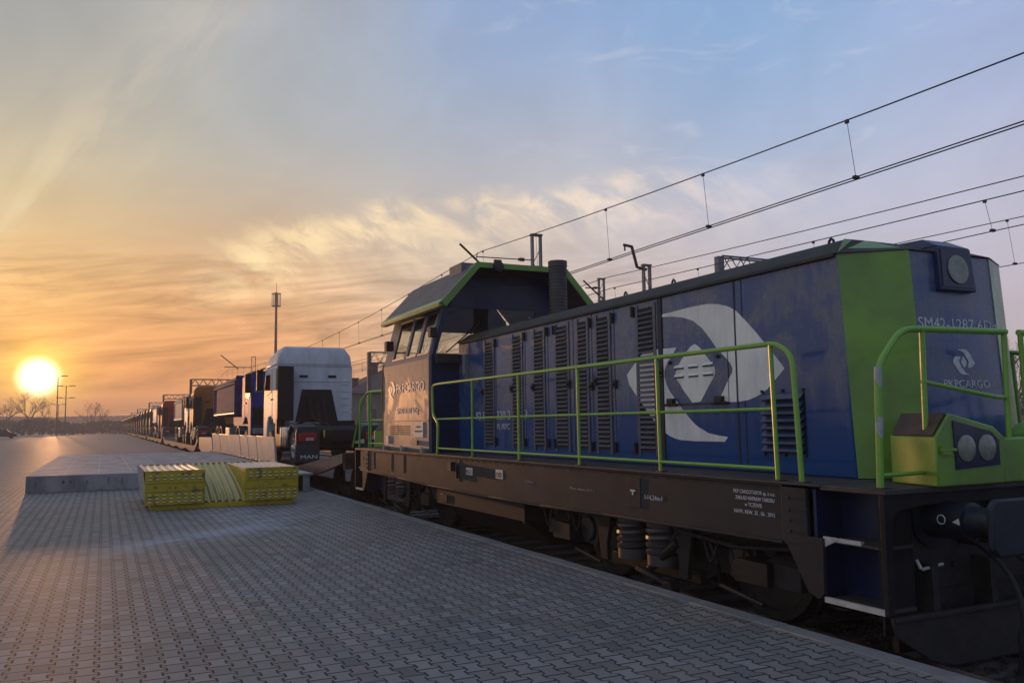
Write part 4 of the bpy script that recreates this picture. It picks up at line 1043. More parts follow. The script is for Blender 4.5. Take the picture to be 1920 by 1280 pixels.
# exhaust stack in a perforated guard, and a round cap beside it
m = L().lathe((6.36, 11.55, 2.955), (0, 0, 1), [(0, 0.14), (0.95, 0.14), (0.955, 0.15), (1.05, 0.15), (1.05, 0.11), (0.8, 0.10)], 24)
ex = m.build('exhaust_stack', mat('exhaust_grey', (0.07, 0.065, 0.06), 0.6, var=0.4, scale=8), loco)
m = L()
for r_ in range(17):
    for k in range(22):
        a0 = (k+0.5*(r_ % 2))*2*math.pi/22; z = 3.03+r_*0.052
        m.cyl((6.36+0.137*math.cos(a0), 11.55+0.137*math.sin(a0), z), (6.36+0.1425*math.cos(a0), 11.55+0.1425*math.sin(a0), z), 0.012, 5)
m.build('guard_holes', DARKHOLE, ex)
m = L().lathe((6.35, 10.85, 2.955), (0, 0, 1), [(0, 0.26), (0.05, 0.26), (0.055, 0.31), (0.085, 0.30), (0.12, 0.22), (0.14, 0.10), (0.145, 0.001)], 24)
m.build('vent_cap', mat('cap_paint', (0.04, 0.045, 0.05), 0.4), loco)

# ================================================================== CONCRETE SLAB, RAMP, PLATES
slab = thing('concrete_slab', 'long low grey concrete loading slab beside the wagons', 'slab', (1.4, 31.5, 0))
m = MB((1.4, 31.5, 0))
m.box(-1.62, 4.38, 23.0, 40.0, 0, 0.395)
body = m.build('slab_body', CONCRETE, slab, bevel=0.01)
m = MB((1.4, 31.5, 0))
for k in range(1, 8): m.box(-1.60+k*0.75, -1.585+k*0.75, 23.02, 39.98, 0.393, 0.3975)
for k in range(1, 5): m.box(-1.6, 4.36, 23+k*3.4, 23.015+k*3.4, 0.393, 0.397)
m.build('slab_joint', mat('joint_filler', (0.55, 0.50, 0.45), 0.8), slab)
m = MB((1.4, 31.5, 0))
for x, z0, z1, w in ((-1.42, .13, .27, .02), (-0.62, .10, .30, .012), (-0.35, .18, .26, .03), (-0.86, .2, .27, .05), (-0.7, .2, .27, .04), (0.12, .14, .29, .02), (0.42, .14, .30, .02), (1.0, .17, .26, .07), (1.12, .2, .27, .03), (1.4, .15, .29, .02)):
    m.box(x, x+w, 22.996, 23.01, z0, z1)
m.build_each('slab_stain', mat('slab_stain', (0.09, 0.09, 0.10), 0.8), slab)

ramp = thing('loading_ramp', 'yellow loading ramp with perforated fronts and a corrugated chute on the platform', 'ramp', (2.05, 17.5, 0))
RO = (2.05, 17.5, 0)
def ramp_block(x0, x1, name):
    m = MB(RO)
    m.box(x0, x1, 16.80, 16.84, 0.10, 0.71)
    for z in (0.10, 0.335, 0.49): m.box(x0, x1, 16.785, 16.80, z, z+0.014)
    p = m.build(name, YELLOW, ramp, bevel=0.005)
    m = MB(RO); m2 = MB(RO)
    n = int((x1-x0-0.1)/0.105)
    for k in range(n):
        x = x0+0.09+k*(x1-x0-0.16)/(n-1)
        for z in (0.145, 0.205, 0.27, 0.55, 0.615):
            if z == 0.27 and k % 2 == 0 and False: continue
            m.prism([(x-0.026, 16.794, z), (x-0.018, 16.794, z-0.014), (x+0.018, 16.794, z-0.014), (x+0.026, 16.794, z), (x+0.018, 16.794, z+0.014), (x-0.018, 16.794, z+0.014)], (0, 0.007, 0))
            m2.box(x-0.026, x+0.026, 16.783, 16.793, z-0.004, z+0.014)
    m.build('punched_hole', mat('hole_shade', (0.05, 0.045, 0.02), 0.6), p); m2.build('hole_rim', mat('worn_steel_rim', (0.85, 0.80, 0.62), 0.45), p)
ramp_block(0.69, 1.70, 'perforated_front'); ramp_block(2.45, 3.43, 'perforated_front')
def corrug(x0, x1, zf, y0, y1, pitch, amp, ny=10, along='y'):
    """corrugated sheet: ridges run along y"""
    m = MB(RO); nx_ = max(4, int((x1-x0)/pitch*6)); v = []; f = []
    for j in range(ny+1):
        y = y0+(y1-y0)*j/ny
        for i in range(nx_+1):
            x = x0+(x1-x0)*i/nx_
            w = math.sin((x-x0)/pitch*2*math.pi); w = max(-0.7, min(0.7, w*1.4))
            v.append((x, y, zf(x, y)+amp*w))
    for j in range(ny):
        for i in range(nx_): f.append((j*(nx_+1)+i, j*(nx_+1)+i+1, (j+1)*(nx_+1)+i+1, (j+1)*(nx_+1)+i))
    n = len(v)
    m.add(v + [(a, b, c-0.02) for a, b, c in v], f + [tuple(n+i for i in reversed(q)) for q in f]); return m
corrug(0.69, 1.72, lambda x, y: 0.700, 16.845, 19.6, 0.13, 0.018).build('ramp_cover', GALVSHEET, ramp)
corrug(2.44, 3.43, lambda x, y: 0.700, 16.845, 19.6, 0.13, 0.018).build('ramp_cover', GALVSHEET, ramp)
def chute(x, y):
    t = (y-16.86)/2.74
    return 0.11 + 0.60*max(0, t)**0.75
corrug(1.72, 2.44, chute, 16.86, 19.6, 0.12, 0.030, 24).build('corrugated_chute', YSHEET, ramp)
m = MB(RO)
nseg = 22
v = []
for j in range(nseg+1):
    y = 16.80+2.8*j/nseg
    w = 0.02*max(-.8, min(.8, 1.4*math.sin(j*1.9)))
    v += [(0.66+w, y, 0.715), (0.74+w, y, 0.08)]
f = [(2*j, 2*j+1, 2*j+3, 2*j+2) for j in range(nseg)]
n = len(v)
m.add(v+[(a+0.012, b, c) for a, b, c in v], f+[tuple(n+i for i in reversed(q)) for q in f])
m.build('side_sheet', GALVSHEET, ramp)
m = MB(RO); m.box(0.80, 3.34, 16.86, 16.96, 0.0, 0.098); m.box(0.80, 0.92, 16.97, 19.6, 0, 0.098); m.box(3.22, 3.34, 16.97, 19.6, 0, 0.098); m.box(1.35, 1.40, 16.85, 16.9, 0.02, 0.10); m.box(2.55, 2.60, 16.85, 16.9, 0.02, 0.10)
m.build('base_beam', YELLOW, ramp, bevel=0.006)
m = MB(RO); m.box(0.76, 3.40, 19.60, 19.64, 0.05, 0.72); m.box(3.40, 3.43, 16.84, 19.6, 0.10, 0.70); m.box(1.70, 1.72, 16.84, 19.6, 0.10, 0.70); m.box(2.44, 2.46, 16.84, 19.6, 0.10, 0.70)
m.build('ramp_wall', YELLOW, ramp)
m = MB((3.6, 21, 0)).box(2.7, 4.36, 19.75, 22.9, 0.36, 0.41); m.box(2.75, 2.9, 19.8, 22.9, 0, 0.36); m.box(4.15, 4.3, 19.8, 22.9, 0, 0.36)
tag(m.build('bridging_plate', GALVSHEET, None, bevel=0.005, off=(0, 0, 0)), 'flat steel bridging plate laid between yellow ramp and concrete slab', 'plate')
# standing plates
PL = [(24.9, 27.95), (28.05, 29.75), (29.85, 31.6), (31.75, 37.4), (37.55, 40.2)]
desc = ['pale upright gangway plate nearest the yellow ramp, standing on the slab edge', 'narrow pale upright gangway plate second from the yellow ramp', 'narrow pale upright gangway plate third from the yellow ramp, mid row',
        'longest pale upright gangway plate, fourth from the yellow ramp', 'sunlit pale upright gangway plate at the far end of its row']
for (ya, yb), d_ in zip(PL, desc):
    pt = thing('gangway_plate', d_, 'plate', (4.42, (ya+yb)/2, 0.395), 'upright gangway plates on the slab')
    m = MB((4.42, (ya+yb)/2, 0.395))
    m.prism([(4.44, ya, 0.40), (4.50, ya, 0.40), (4.42, ya, 1.185), (4.36, ya, 1.185)], (0, yb-ya, 0))
    m.build('plate', PLATE_CONC, pt, bevel=0.008)
    m = MB((4.42, (ya+yb)/2, 0.395))
    for y in (ya+0.25, yb-0.25): m.cyl((4.46, y-0.12, 0.42), (4.46, y+0.12, 0.42), 0.035, 10)
    m.build('hinge', STEEL, pt)
m = MB((4.5, 43, 0)).prism([(4.42, 40.4, 0.42), (4.42, 44.5, 0.15), (4.42, 46.5, 0.42), (4.42, 46.5, 0.95), (4.42, 41.0, 1.02)], (0.06, 0, 0))
tag(m.build('folded_plate', mat('grey_plate', (0.22, 0.22, 0.23), 0.5, metal=0.3), None, bevel=0.006, off=(0, 0, 0)), 'dull grey folded gangway plate beyond the sunlit row', 'plate')

# ================================================================== WAGONS
def make_wagon(y0, length, near_slope, label):
    """low flat wagon; its deck rises over the end bogies"""
    o_ = (CX, y0, 0)
    w = thing('flat_wagon', label, 'wagon', o_, 'flat wagons of the truck train')
    y1 = y0+length; a = y0+near_slope; b = y1-1.7
    def top(y):
        if y < a: return 0.35+0.47*(a-y)/near_slope
        if y > b: return 0.35+0.30*(y-b)/1.7
        return 0.35
    m = MB(o_)
    yy = [y0, y0+near_slope*.5, a] + [a+(b-a)*k/4 for k in range(1, 4)] + [b, y1-0.85, y1]
    for p, q in zip(yy[:-1], yy[1:]):
        m.loft([(4.86, p, top(p)-0.05), (mx(4.86), p, top(p)-0.05), (mx(4.86), p, top(p)), (4.86, p, top(p))], [(4.86, q, top(q)-0.05), (mx(4.86), q, top(q)-0.05), (mx(4.86), q, top(q)), (4.86, q, top(q))])
    m.build('deck', WAGONDECK, w)
    m = MB(o_)
    n = 44
    for fx in (idf, mx):
        poly = [(fx(4.75), y0+(y1-y0)*k/n, top(y0+(y1-y0)*k/n)+0.05) for k in range(n+1)]
        poly += [(fx(4.75), y0+(y1-y0)*k/n, top(y0+(y1-y0)*k/n)-0.16-0.14*abs(math.sin(k/n*math.pi*4))) for k in range(n, -1, -1)]
        for k in range(n):
            q = [poly[k], poly[k+1], poly[2*n-k], poly[2*n+1-k]]
            m.prism(q, ((0.10 if fx is idf else -0.10), 0, 0))
    m.build_each('side_sill', WAGON, w)
    m = MB(o_).box(4.78, mx(4.78), y0-0.06, y0, top(y0)-0.30, top(y0)+0.06); m.box(4.78, mx(4.78), y1, y1+0.06, top(y1)-0.30, top(y1)+0.06)
    for yy_, s in ((y0, -1), (y1, 1)):
        for bx in (CX-0.875, CX+0.875): m.lathe((bx, yy_, 0.72 if yy_ == y0 else 0.6), (0, s, 0), [(0, 0.1), (0.42, 0.1), (0.43, 0.2), (0.46, 0.2)], 12)
    m.build_each('end_beam', WAGON, w)
    for yb in (y0+2.2, y1-2.2):
        m = MB(o_).box(CX-1.0, CX-0.9, yb-1.3, yb+1.3, -0.12, 0.08); m.box(CX+0.9, CX+1.0, yb-1.3, yb+1.3, -0.12, 0.08); m.box(CX-0.9, CX+0.9, yb-.2, yb+.2, -0.1, 0.1)
        bg = m.build('bogie', BLACK, w)
        for d in (-0.85, 0.85):
            for s in (-1, 1):
                m = MB(o_).lathe((CX+s*0.66, yb+d, RZ+0.36), (s, 0, 0), [(0, 0.39), (0.03, 0.39), (0.035, 0.36), (0.13, 0.355), (0.13, 0.01)], 18); m.build('wheel', STEEL, bg)
    return w
ORD = ['first', 'second', 'third', 'fourth', 'fifth', 'sixth', 'seventh', 'eighth', 'ninth', 'tenth']
w1 = make_wagon(18.6, 31.0, 4.9, 'brown flat wagon with raised end, coupled to the locomotive')
w2 = make_wagon(50.8, 31.0, 1.7, 'second flat wagon behind the locomotive, below the copper truck')
YW = 50.8
for k in range(2, 10):
    YW += 32.2
    c = copy_tree(w2, (CX, YW, 0)); c['label'] = ORD[k] + ' flat wagon counted from the locomotive, low under its trucks'

# ================================================================== TRUCKS (local: x across, y forward, z up)
WHITE = mat('white_truck_paint', (0.56, 0.57, 0.58), 0.5, var=0.25, scale=1.3, rvar=0.08, spec=0.2, stretch=(2.5, 2.5, 0.8), second=(0.44, 0.44, 0.44))
def wheel_set(t, x, y, s, dual=False, r=0.5):
    w_ = 0.55 if dual else 0.32
    m = MB().lathe((x, y, r), (s, 0, 0), [(0, 0.2), (0, r*.93), (0.04, r), (w_-0.04, r), (w_, r*.93), (w_, r*.60), (w_-0.05, r*.58), (w_-0.05, 0.01)], 28)
    wh = m.build('wheel', TYRE, t)
    m = MB().lathe((x+s*(w_-0.06), y, r), (s, 0, 0), [(0, r*.585), (0.055, r*.585), (0.06, r*.53), (0.01 if dual else 0.03, r*.40), (0.05 if dual else 0.07, r*.20), (0.09, r*.16), (0.1, 0.005)], 24)
    m.build('rim', RIM, wh)
def cab_shape(t, y0, y1, zb, zt, roof, body, window=True, roofmat=None):
    """truck cab between y0 (back wall) and y1 (front), roof True for a tall sleeper roof"""
    m = MB(); W2 = 1.22
    prof = [(y0, zb), (y0, zt), (y1-0.30, zt-0.02), (y1-0.06, zb+1.15), (y1, zb+0.75), (y1, zb-0.45), (y1-0.62, zb-0.45), (y1-0.72, zb+0.02), (y1-0.9, zb+0.20), (y1-1.35, zb+0.25), (y1-1.75, zb+0.15), (y1-1.9, zb)]
    m.prism([(-W2, y, z) for y, z in prof], (2*W2, 0, 0))
    c = m.build('cab', body, t, bevel=0.05)
    if roof:
        m = MB()
        lo = [(-W2+.01, y0+.02, zt-.01), (W2-.01, y0+.02, zt-.01), (W2-.01, y1-.32, zt-.01), (-W2+.01, y1-.32, zt-.01)]
        mi = [(-W2+.06, y0+.03, zt+.32), (W2-.06, y0+.03, zt+.32), (W2-.08, y1-.55, zt+.32), (-W2+.08, y1-.55, zt+.32)]
        hi = [(-W2+.25, y0+.12, zt+.60), (W2-.25, y0+.12, zt+.60), (W2-.32, y1-1.0, zt+.62), (-W2+.32, y1-1.0, zt+.62)]
        v = lo+mi+hi; f = [(3, 2, 1, 0), (8, 9, 10, 11)]
        for k in (0, 4):
            for i in range(4): f.append((k+i, k+(i+1) % 4, k+4+(i+1) % 4, k+4+i))
        m.add(v, f); m.build('roof_fairing', roofmat or body, c, bevel=0.06)
    else:
        m = MB().loft([(-W2+.02, y0+.02, zt-.01), (W2-.02, y0+.02, zt-.01), (W2-.02, y1-.31, zt-.01), (-W2+.02, y1-.31, zt-.01)], [(-W2+.15, y0+.1, zt+.16), (W2-.15, y0+.1, zt+.16), (W2-.15, y1-.5, zt+.14), (-W2+.15, y1-.5, zt+.14)])
        m.build('roof_fairing', roofmat or body, c, bevel=0.04)
    for s in (-1, 1):
        m = MB().prism([(s*(W2-.004), y, z) for y, z in ((y1-1.45, zb+1.05), (y1-1.45, zt-.25), (y1-0.42, zt-.25), (y1-0.17, zb+1.15), (y1-0.5, zb+0.95))], (s*0.012, 0, 0)); m.build('side_window', WINDOW, c)
        m = MB().prism([(s*(W2-.004), y, z) for y, z in ((y1-1.58, zb+0.1), (y1-1.56, zb+0.1), (y1-1.56, zt-.15), (y1-1.58, zt-.15))], (s*0.008, 0, 0)); m.box(s*W2, s*(W2+.02), y1-1.5, y1-1.32, zb+.78, zb+.84); m.build('door_seam', TRUCKBLACK, c)
        m = MB().box(s*(W2+.02), s*(W2+.24), y1-0.02, y1+0.10, zb+1.15, zb+1.85); m.tube([(s*W2, y1-.15, zb+1.9), (s*(W2+.12), y1+.04, zb+1.85)], 0.03, 6); m.build('mirror', TRUCKBLACK, c, bevel=0.04)
    m = MB().loft([(-W2+.1, y1-.045, zb+1.17), (W2-.1, y1-.045, zb+1.17), (W2-.1, y1-.06, zb+1.17), (-W2+.1, y1-.06, zb+1.17)], [(-W2+.18, y1-.265, zt-.18), (W2-.18, y1-.265, zt-.18), (W2-.18, y1-.30, zt-.18), (-W2+.18, y1-.30, zt-.18)])
    m.build('windscreen', WINDOW, c)
    m = MB().box(-W2+.05, W2-.05, y1+.005, y1+.03, zb-.02, zb+.62)
    for k in range(4): m.box(-W2+.1, W2-.1, y1+.03, y1+.045, zb+.04+k*.15, zb+.09+k*.15)
    m.build('grille', TRUCKBLACK, c)
    m = MB().box(-W2, W2, y1+.005, y1+.08, zb-.62, zb-.08); m.build('bumper', TRUCKBLACK, c, bevel=0.03)
    for s in (-1, 1):
        m = MB().box(s*(W2-.45), s*(W2-.06), y1+.075, y1+.095, zb-.36, zb-.16); m.build('headlight', CHROME, c, bevel=0.02)
    return c
def make_tractor(label, body, first=False):
    t = thing('tractor_truck', label, 'truck', (0, 0, 0), 'trucks loaded on the flat wagons')
    m = MB()
    for s in (-1, 1): m.box(s*.36, s*.44, .1, 5.3, .72, .98)
    m.box(-.5, .5, .05, .12, .7, 1.0); m.box(-.45, .45, 2.9, 3.3, .6, 1.0); m.box(-.36, .36, 4.0, 5.4, .55, .98)
    m.prism([(-.5, .6, 1.0), (-.5, 1.5, 1.0), (-.5, 1.45, 1.12), (-.5, .75, 1.12)], (1.0, 0, 0))
    m.cyl((-1.0, .95, .5), (1.0, .95, .5), .09, 10); m.cyl((-1.0, 4.75, .5), (1.0, 4.75, .5), .07, 10)
    m.build('chassis', TRUCKBLACK, t)
    for s in (-1, 1):
        wheel_set(t, s*.66, .95, s, True); wheel_set(t, s*.88, 4.75, s)
        m = MB(); pts = [(.95+.62*math.cos(a), .56+.62*math.sin(a)) for a in [R(-2+q*15.5) for q in range(13)]]
        inn = [(.95+.585*math.cos(a), .56+.585*math.sin(a)) for a in [R(-2+q*15.5) for q in range(13)]]
        for k in range(12): m.prism([(s*.64, *pts[k]), (s*.64, *pts[k+1]), (s*.64, *inn[k+1]), (s*.64, *inn[k])], (s*.62, 0, 0))
        # rear face of the mudguard
        m.prism([(s*.60, .32, .12), (s*1.26, .32, .12), (s*1.27, .28, .95), (s*1.20, .34, 1.12), (s*.66, .34, 1.12), (s*.60, .28, 1.0)], (0, .05, 0))
        mg = m.build('mudguard', MUD, t, bevel=0.02)
        m = MB().box(s*.70, s*1.2, .25, .29, .70, .92); m.build('tail_light', TAIL, mg, bevel=0.015)
        m = MB().box(s*.78, s*1.0, .243, .25, .72, .80); m.build('reversing_light', TAILW, mg)
        if first and s < 0:
            m = MB().text('MAN', (-1.13, .303, .22), (1, 0, 0), (0, 0, 1), .10, .46, depth=0.006); m.build('lettering', LETTER, mg)
    m = MB(); 
    for s in (-1,):
        m.prism([(s*1.22, y, z) for y, z in ((1.95, .52), (2.9, .52), (2.95, .6), (2.95, 1.02), (2.9, 1.08), (1.95, 1.08), (1.9, 1.02), (1.9, .6))], (-s*.5, 0, 0))
        for k in range(3): m.prism([(s*1.235, y, z) for y, z in ((2.05+k*.34, .50), (2.13+k*.34, .50), (2.13+k*.34, 1.10), (2.05+k*.34, 1.10))], (-s*.5, 0, 0))
    m.build('fuel_tank', ALU, t, bevel=0.02)
    m = MB().box(-1.2, -.7, 3.0, 3.9, .35, 1.12); m.box(.7, 1.2, 1.9, 3.9, .35, 1.12); m.build_each('battery_box', TRUCKBLACK, t, bevel=0.02)
    c = cab_shape(t, 3.65, 5.95, 1.18, 3.06, True, body)
    m = MB().box(-1.24, -.74, 3.28, 3.62, 1.30, 3.0); m.build('air_intake', TRUCKBLACK, t, bevel=0.04)
    m = MB().prism([(-.42, 3.64, 2.28), (.52, 3.64, 2.28), (.74, 3.64, 1.25), (-.62, 3.64, 1.25)], (0, -.02, 0)); m.box(-.25, .35, 3.55, 3.62, 1.35, 1.9); m.build('rear_recess', TRUCKBLACK, c)
    m = MB()
    for x in (-.5, .42): m.box(x, x+.26, 3.63, 3.645, 2.66, 2.74)
    m.build_each('back_vent', TRUCKBLACK, c)
    m = MB()
    for k in range(5): m.box(.86, 1.1, 3.638, 3.65, 1.55+k*.22, 1.56+k*.22)
    m.box(-.9, 1.15, 3.64, 3.65, 2.52, 2.53)
    m.box(-.72, -.71, 3.638, 3.65, 1.3, 3.0); m.box(-1.18, 1.18, 3.638, 3.65, 3.02, 3.035)
    m.build('panel_groove', mat('panel_shade', (0.16, 0.17, 0.19), 0.5), c)
    m = MB().box(-1.24, -1.0, 3.4, 3.62, .9, 1.35); m.tube([(-.55, 3.5, 1.2), (-.3, 2.6, 1.35), (.1, 2.2, 1.15)], .03, 6); m.box(.2, 1.22, 3.35, 3.6, 1.1, 1.28); m.build('cab_support', TRUCKBLACK, t)
    for q, (hx, cl) in enumerate(((-.18, (0.05, 0.01, 0.01)), (.02, (0.03, 0.03, 0.03)), (.22, (0.012, 0.016, 0.035)))):
        pts = [(hx+.035*math.cos(a*.9), 3.46-.012*a+.035*math.sin(a*.9), 1.95-.016*a) for a in range(50)]
        m = MB().tube([(hx, 3.62, 2.0)]+pts+[(hx, 2.6, 1.12)], .012, 5); m.build('air_line', mat('air_line_%d' % q, cl, 0.5), t)
    m = MB().box(.30, .62, .1, .13, .62, .73); m.build('number_plate', PLATE_WHITE, t)
    m = MB().box(-.50, -.22, .2, .32, .80, 1.0); m.build('yellow_marker', YELBOX, t, bevel=0.02)
    return t
def make_tipper(label, body, bin_, cabroof=None):
    t = thing('tipper_truck', label, 'truck', (0, 0, 0), 'trucks loaded on the flat wagons')
    m = MB()
    for s in (-1, 1): m.box(s*.36, s*.46, .3, 11.3, .78, 1.05)
    m.box(-.5, .5, 8.0, 8.5, .7, 1.2); m.box(-.6, .6, .25, .32, .6, 1.0)
    for y in (1.6, 3.0, 8.6, 10.55): m.cyl((-1.0, y, .5), (1.0, y, .5), .09, 10)
    m.build('chassis', TRUCKBLACK, t)
    for s in (-1, 1):
        for y in (1.6, 3.0): wheel_set(t, s*.66, y, s, True)
        for y in (8.6, 10.55): wheel_set(t, s*.88, y, s)
        for y in (1.6, 3.0, 8.6):
            m = MB(); an = [R(5+q*17) for q in range(11)]
            for k in range(10):
                a, b = an[k], an[k+1]
                m.prism([(s*.70, y+.60*math.cos(a), .56+.60*math.sin(a)), (s*.70, y+.60*math.cos(b), .56+.60*math.sin(b)), (s*.70, y+.56*math.cos(b), .56+.56*math.sin(b)), (s*.70, y+.56*math.cos(a), .56+.56*math.sin(a))], (s*.54, 0, 0))
            m.build('mudguard', MUD, t)
        m = MB().box(s*.75, s*1.2, 4.4, 5.6, .4, 1.1); m.build('side_box', ALU, t, bevel=0.03)
    # bin
    m = MB()
    z0, z1 = 1.72, 3.02
    m.box(-1.18, 1.18, .1, 7.6, z0-.12, z0); m.box(-1.22, -1.16, .1, 7.6, z0, z1); m.box(1.16, 1.22, .1, 7.6, z0, z1); m.box(-1.16, 1.16, .1, .16, z0, z1)
    m.prism([(-1.22, 7.55, z0-.1), (-1.22, 7.62, z0-.1), (-1.22, 7.75, z1+.25), (-1.22, 7.68, z1+.25)], (2.44, 0, 0))
    for s in (-1, 1):
        m.box(s*1.16, s*1.27, .1, 7.6, z1-.1, z1+.02); m.box(s*1.16, s*1.25, .1, 7.6, z0-.06, z0+.08)
        for y in (.12, 7.45): m.box(s*1.18, s*1.26, y, y+.14, z0, z1)
    b = m.build('tipper_body', bin_, t, bevel=0.015)
    m = MB().tube([(-1.12, .1, z1+.12), (-1.1, 3.6, z1+.10), (-1.12, 7.5, z1+.14)], .13, 10); m.tube([(1.12, .1, z1+.12), (1.1, 3.6, z1+.10), (1.12, 7.5, z1+.14)], .08, 8); m.build('rolled_tarpaulin', mat('tarpaulin', (0.16, 0.15, 0.17), 0.7), b)
    m = MB()
    for s in (-1, 1): m.box(s*1.251, s*1.256, .2, 7.5, z0-.045, z0+.0); 
    m.build('reflective_strip', mat('reflective_strip', (0.55, 0.38, 0.36), 0.4), b)
    m = MB().cyl((0, 7.95, 1.0), (0, 7.95, 2.9), .13, 12); m.box(-.9, .9, 8.5, 9.3, 1.1, 1.9); m.build('hydraulic_ram', TRUCKBLACK, t)
    c = cab_shape(t, 9.55, 11.85, 1.22, 3.10, False, body, roofmat=cabroof)
    m = MB().box(-.2, .25, 11.68, 11.70, 2.56, 2.80); 
    m = MB().loft([(-.1, 11.742, 2.50), (.35, 11.742, 2.50), (.35, 11.75, 2.50), (-.1, 11.75, 2.50)], [(-.1, 11.68, 2.78), (.35, 11.68, 2.78), (.35, 11.69, 2.78), (-.1, 11.69, 2.78)])
    m.build('paper_notice', PLATE_WHITE, c)
    return t
DZ = 0.352
t1 = make_tractor('white sleeper cab tractor truck with black rear recess, next to the locomotive', WHITE, True)
t1.location = (CX-0.10, 23.65, DZ)
BLUEP = paint('deep_blue_truck_paint', (0.022, 0.030, 0.20)); BLUEBIN = mat('blue_tipper_paint', (0.045, 0.042, 0.13), 0.75, spec=0.1, var=0.3, scale=2)
t2 = make_tipper('deep blue tipper truck with black cab roof facing the locomotive', BLUEP, BLUEBIN, TRUCKBLACK)
t2.location = (CX, 44.9, DZ); t2.rotation_euler = (0, 0, math.pi)
def tractor_at(y, body, label, roofm=None):
    c = copy_tree(t1b, (CX, y, DZ), None, {WHITE: body}); c['label'] = label; return c
t1b = make_tractor('copper brown sleeper cab tractor truck just beyond the blue tipper', WHITE)
COPPER = paint('copper_truck_paint', (0.34, 0.115, 0.020))
for o in [t1b] + list(t1b.children_recursive):
    if o.type == 'MESH':
        for sl_ in o.material_slots:
            if sl_.material is WHITE: sl_.link = 'OBJECT'; sl_.material = COPPER
t1b.location = (CX, 52.6, DZ)
def swap_all(c, sw):
    for o in [c]+list(c.children_recursive):
        if o.type == 'MESH':
            for sl_ in o.material_slots:
                if sl_.material in sw: n_ = sw[sl_.material]; sl_.link = 'OBJECT'; sl_.material = n_
GREYBIN = mat('light_grey_tipper', (0.30, 0.30, 0.31), 0.7, spec=0.1, var=0.2)
def tipper_at(y_front, body, bin_, label):
    c = copy_tree(t2, (CX, y_front+11.9, DZ)); c.rotation_euler = (0, 0, math.pi); swap_all(c, {BLUEP: body, BLUEBIN: bin_, TRUCKBLACK: TRUCKBLACK}); c['label'] = label; return c
def tractor2_at(y, body, label):
    c = copy_tree(t1b, (CX, y, DZ)); swap_all(c, {COPPER: body}); c['label'] = label; return c
RED = paint('red_truck_paint', (0.40, 0.022, 0.020)); DARK = paint('anthracite_truck_paint', (0.035, 0.037, 0.045)); SKYB = paint('pale_blue_truck_paint', (0.30, 0.38, 0.46))
OCHRE = paint('ochre_truck_paint', (0.42, 0.23, 0.03)); SILV = paint('silver_truck_paint', (0.40, 0.40, 0.42)); MAROON = paint('maroon_truck_paint', (0.26, 0.03, 0.035)); NAVY = paint('navy_truck_paint', (0.03, 0.05, 0.13))
tipper_at(60.0, WHITE, GREYBIN, 'white tipper truck with light grey body, just beyond the copper tractor')
tractor2_at(84.0, RED, 'red tractor truck with flat back wall, just beyond the white tipper')
tipper_at(92.5, DARK, SKYB, 'anthracite tipper truck with pale blue body, beyond the red tractor')
tractor2_at(107.5, WHITE, 'white tractor truck far along the train, beyond the anthracite tipper')
tractor2_at(116.5, OCHRE, 'ochre tractor truck far along the train')
SEQ = [(DARK, 'anthracite'), (SILV, 'silver'), (MAROON, 'maroon'), (WHITE, 'white'), (NAVY, 'navy'), (RED, 'red'), (SKYB, 'pale blue'), (OCHRE, 'ochre')]
y = 126.0
for k in range(22):
    body, nm = SEQ[k % len(SEQ)]
    tractor2_at(y, body, 'distant %s tractor truck in the hazy far train, %s beyond the nearer ochre one' % (nm, ['first', 'second', 'third', 'fourth', 'fifth', 'sixth', 'seventh', 'eighth', 'ninth', 'tenth', 'eleventh', 'twelfth', 'thirteenth', 'fourteenth', 'fifteenth', 'sixteenth', 'seventeenth', 'eighteenth', 'nineteenth', 'twentieth', 'twenty first', 'twenty second'][k]))
    y += 9.2

# ================================================================== OVERHEAD LINE
def sag(y, z0, zs, per=60.0, y0=24.3):
    u = ((y-y0) % per)/per
    return z0 - zs*4*u*(1-u)
def overhead(name, x, zm, zsag, zc, label, drop0, dstep, ymin=-30, ymax=330, stag=0.06, r=0.010, contacts=2):
    o_ = (x, 0, 0)
    t = thing(name, label, 'overhead wire', o_, 'overhead lines above the tracks')
    ys_ = [ymin + k*3.0 for k in range(int((ymax-ymin)/3)+1)]
    m = MB(o_).tube([(x, y, sag(y, zm, zsag)) for y in ys_], r*1.15, 6); m.build('messenger_wire', WIRE, t)
    for q in range(contacts):
        m = MB(o_).tube([(x+(q-0.5)*stag*(2 if contacts > 1 else 0), y, zc) for y in ys_], r, 6); m.build('contact_wire', WIRE, t)
    n = 0; y = drop0
    while y < 150 and n < 40:
        m = MB(o_).tube([(x, y, sag(y, zm, zsag)), (x, y-0.12, zc)], 0.005 if y < 40 else 0.008, 5); m.box(x-.02, x+.02, y-.03, y+.03, sag(y, zm, zsag)-.05, sag(y, zm, zsag)+.01); m.box(x-.05, x+.05, y-.15, y-.09, zc-.01, zc+.04)
        m.build('dropper', WIRE, t); y += dstep; n += 1
    return t
overhead('overhead_line', 10.5, 6.85, 0.88, 5.22, 'nearest overhead line with twin contact wires, above the track beside the locomotive', 9.47-7.2, 3.6)
overhead('overhead_line', 15.2, 5.93, 0.42, 5.0, 'middle overhead line crossing just above the hood roof', 6.1, 4.4, contacts=1)
overhead('overhead_line', 19.6, 6.42, 0.34, 5.1, 'farthest overhead line, low behind the nose lamp', 8.0, 5.0, contacts=1)
m = MB((0, 0, 0)).tube([(15.0, -30+k*3.0, sag(-30+k*3.0, 6.28, 0.60)) for k in range(120)], 0.011, 6)
tag(m.build('feeder_wire', WIRE, None, off=(0, 0, 0)), 'single feeder wire without droppers above the middle overhead line', 'wire')

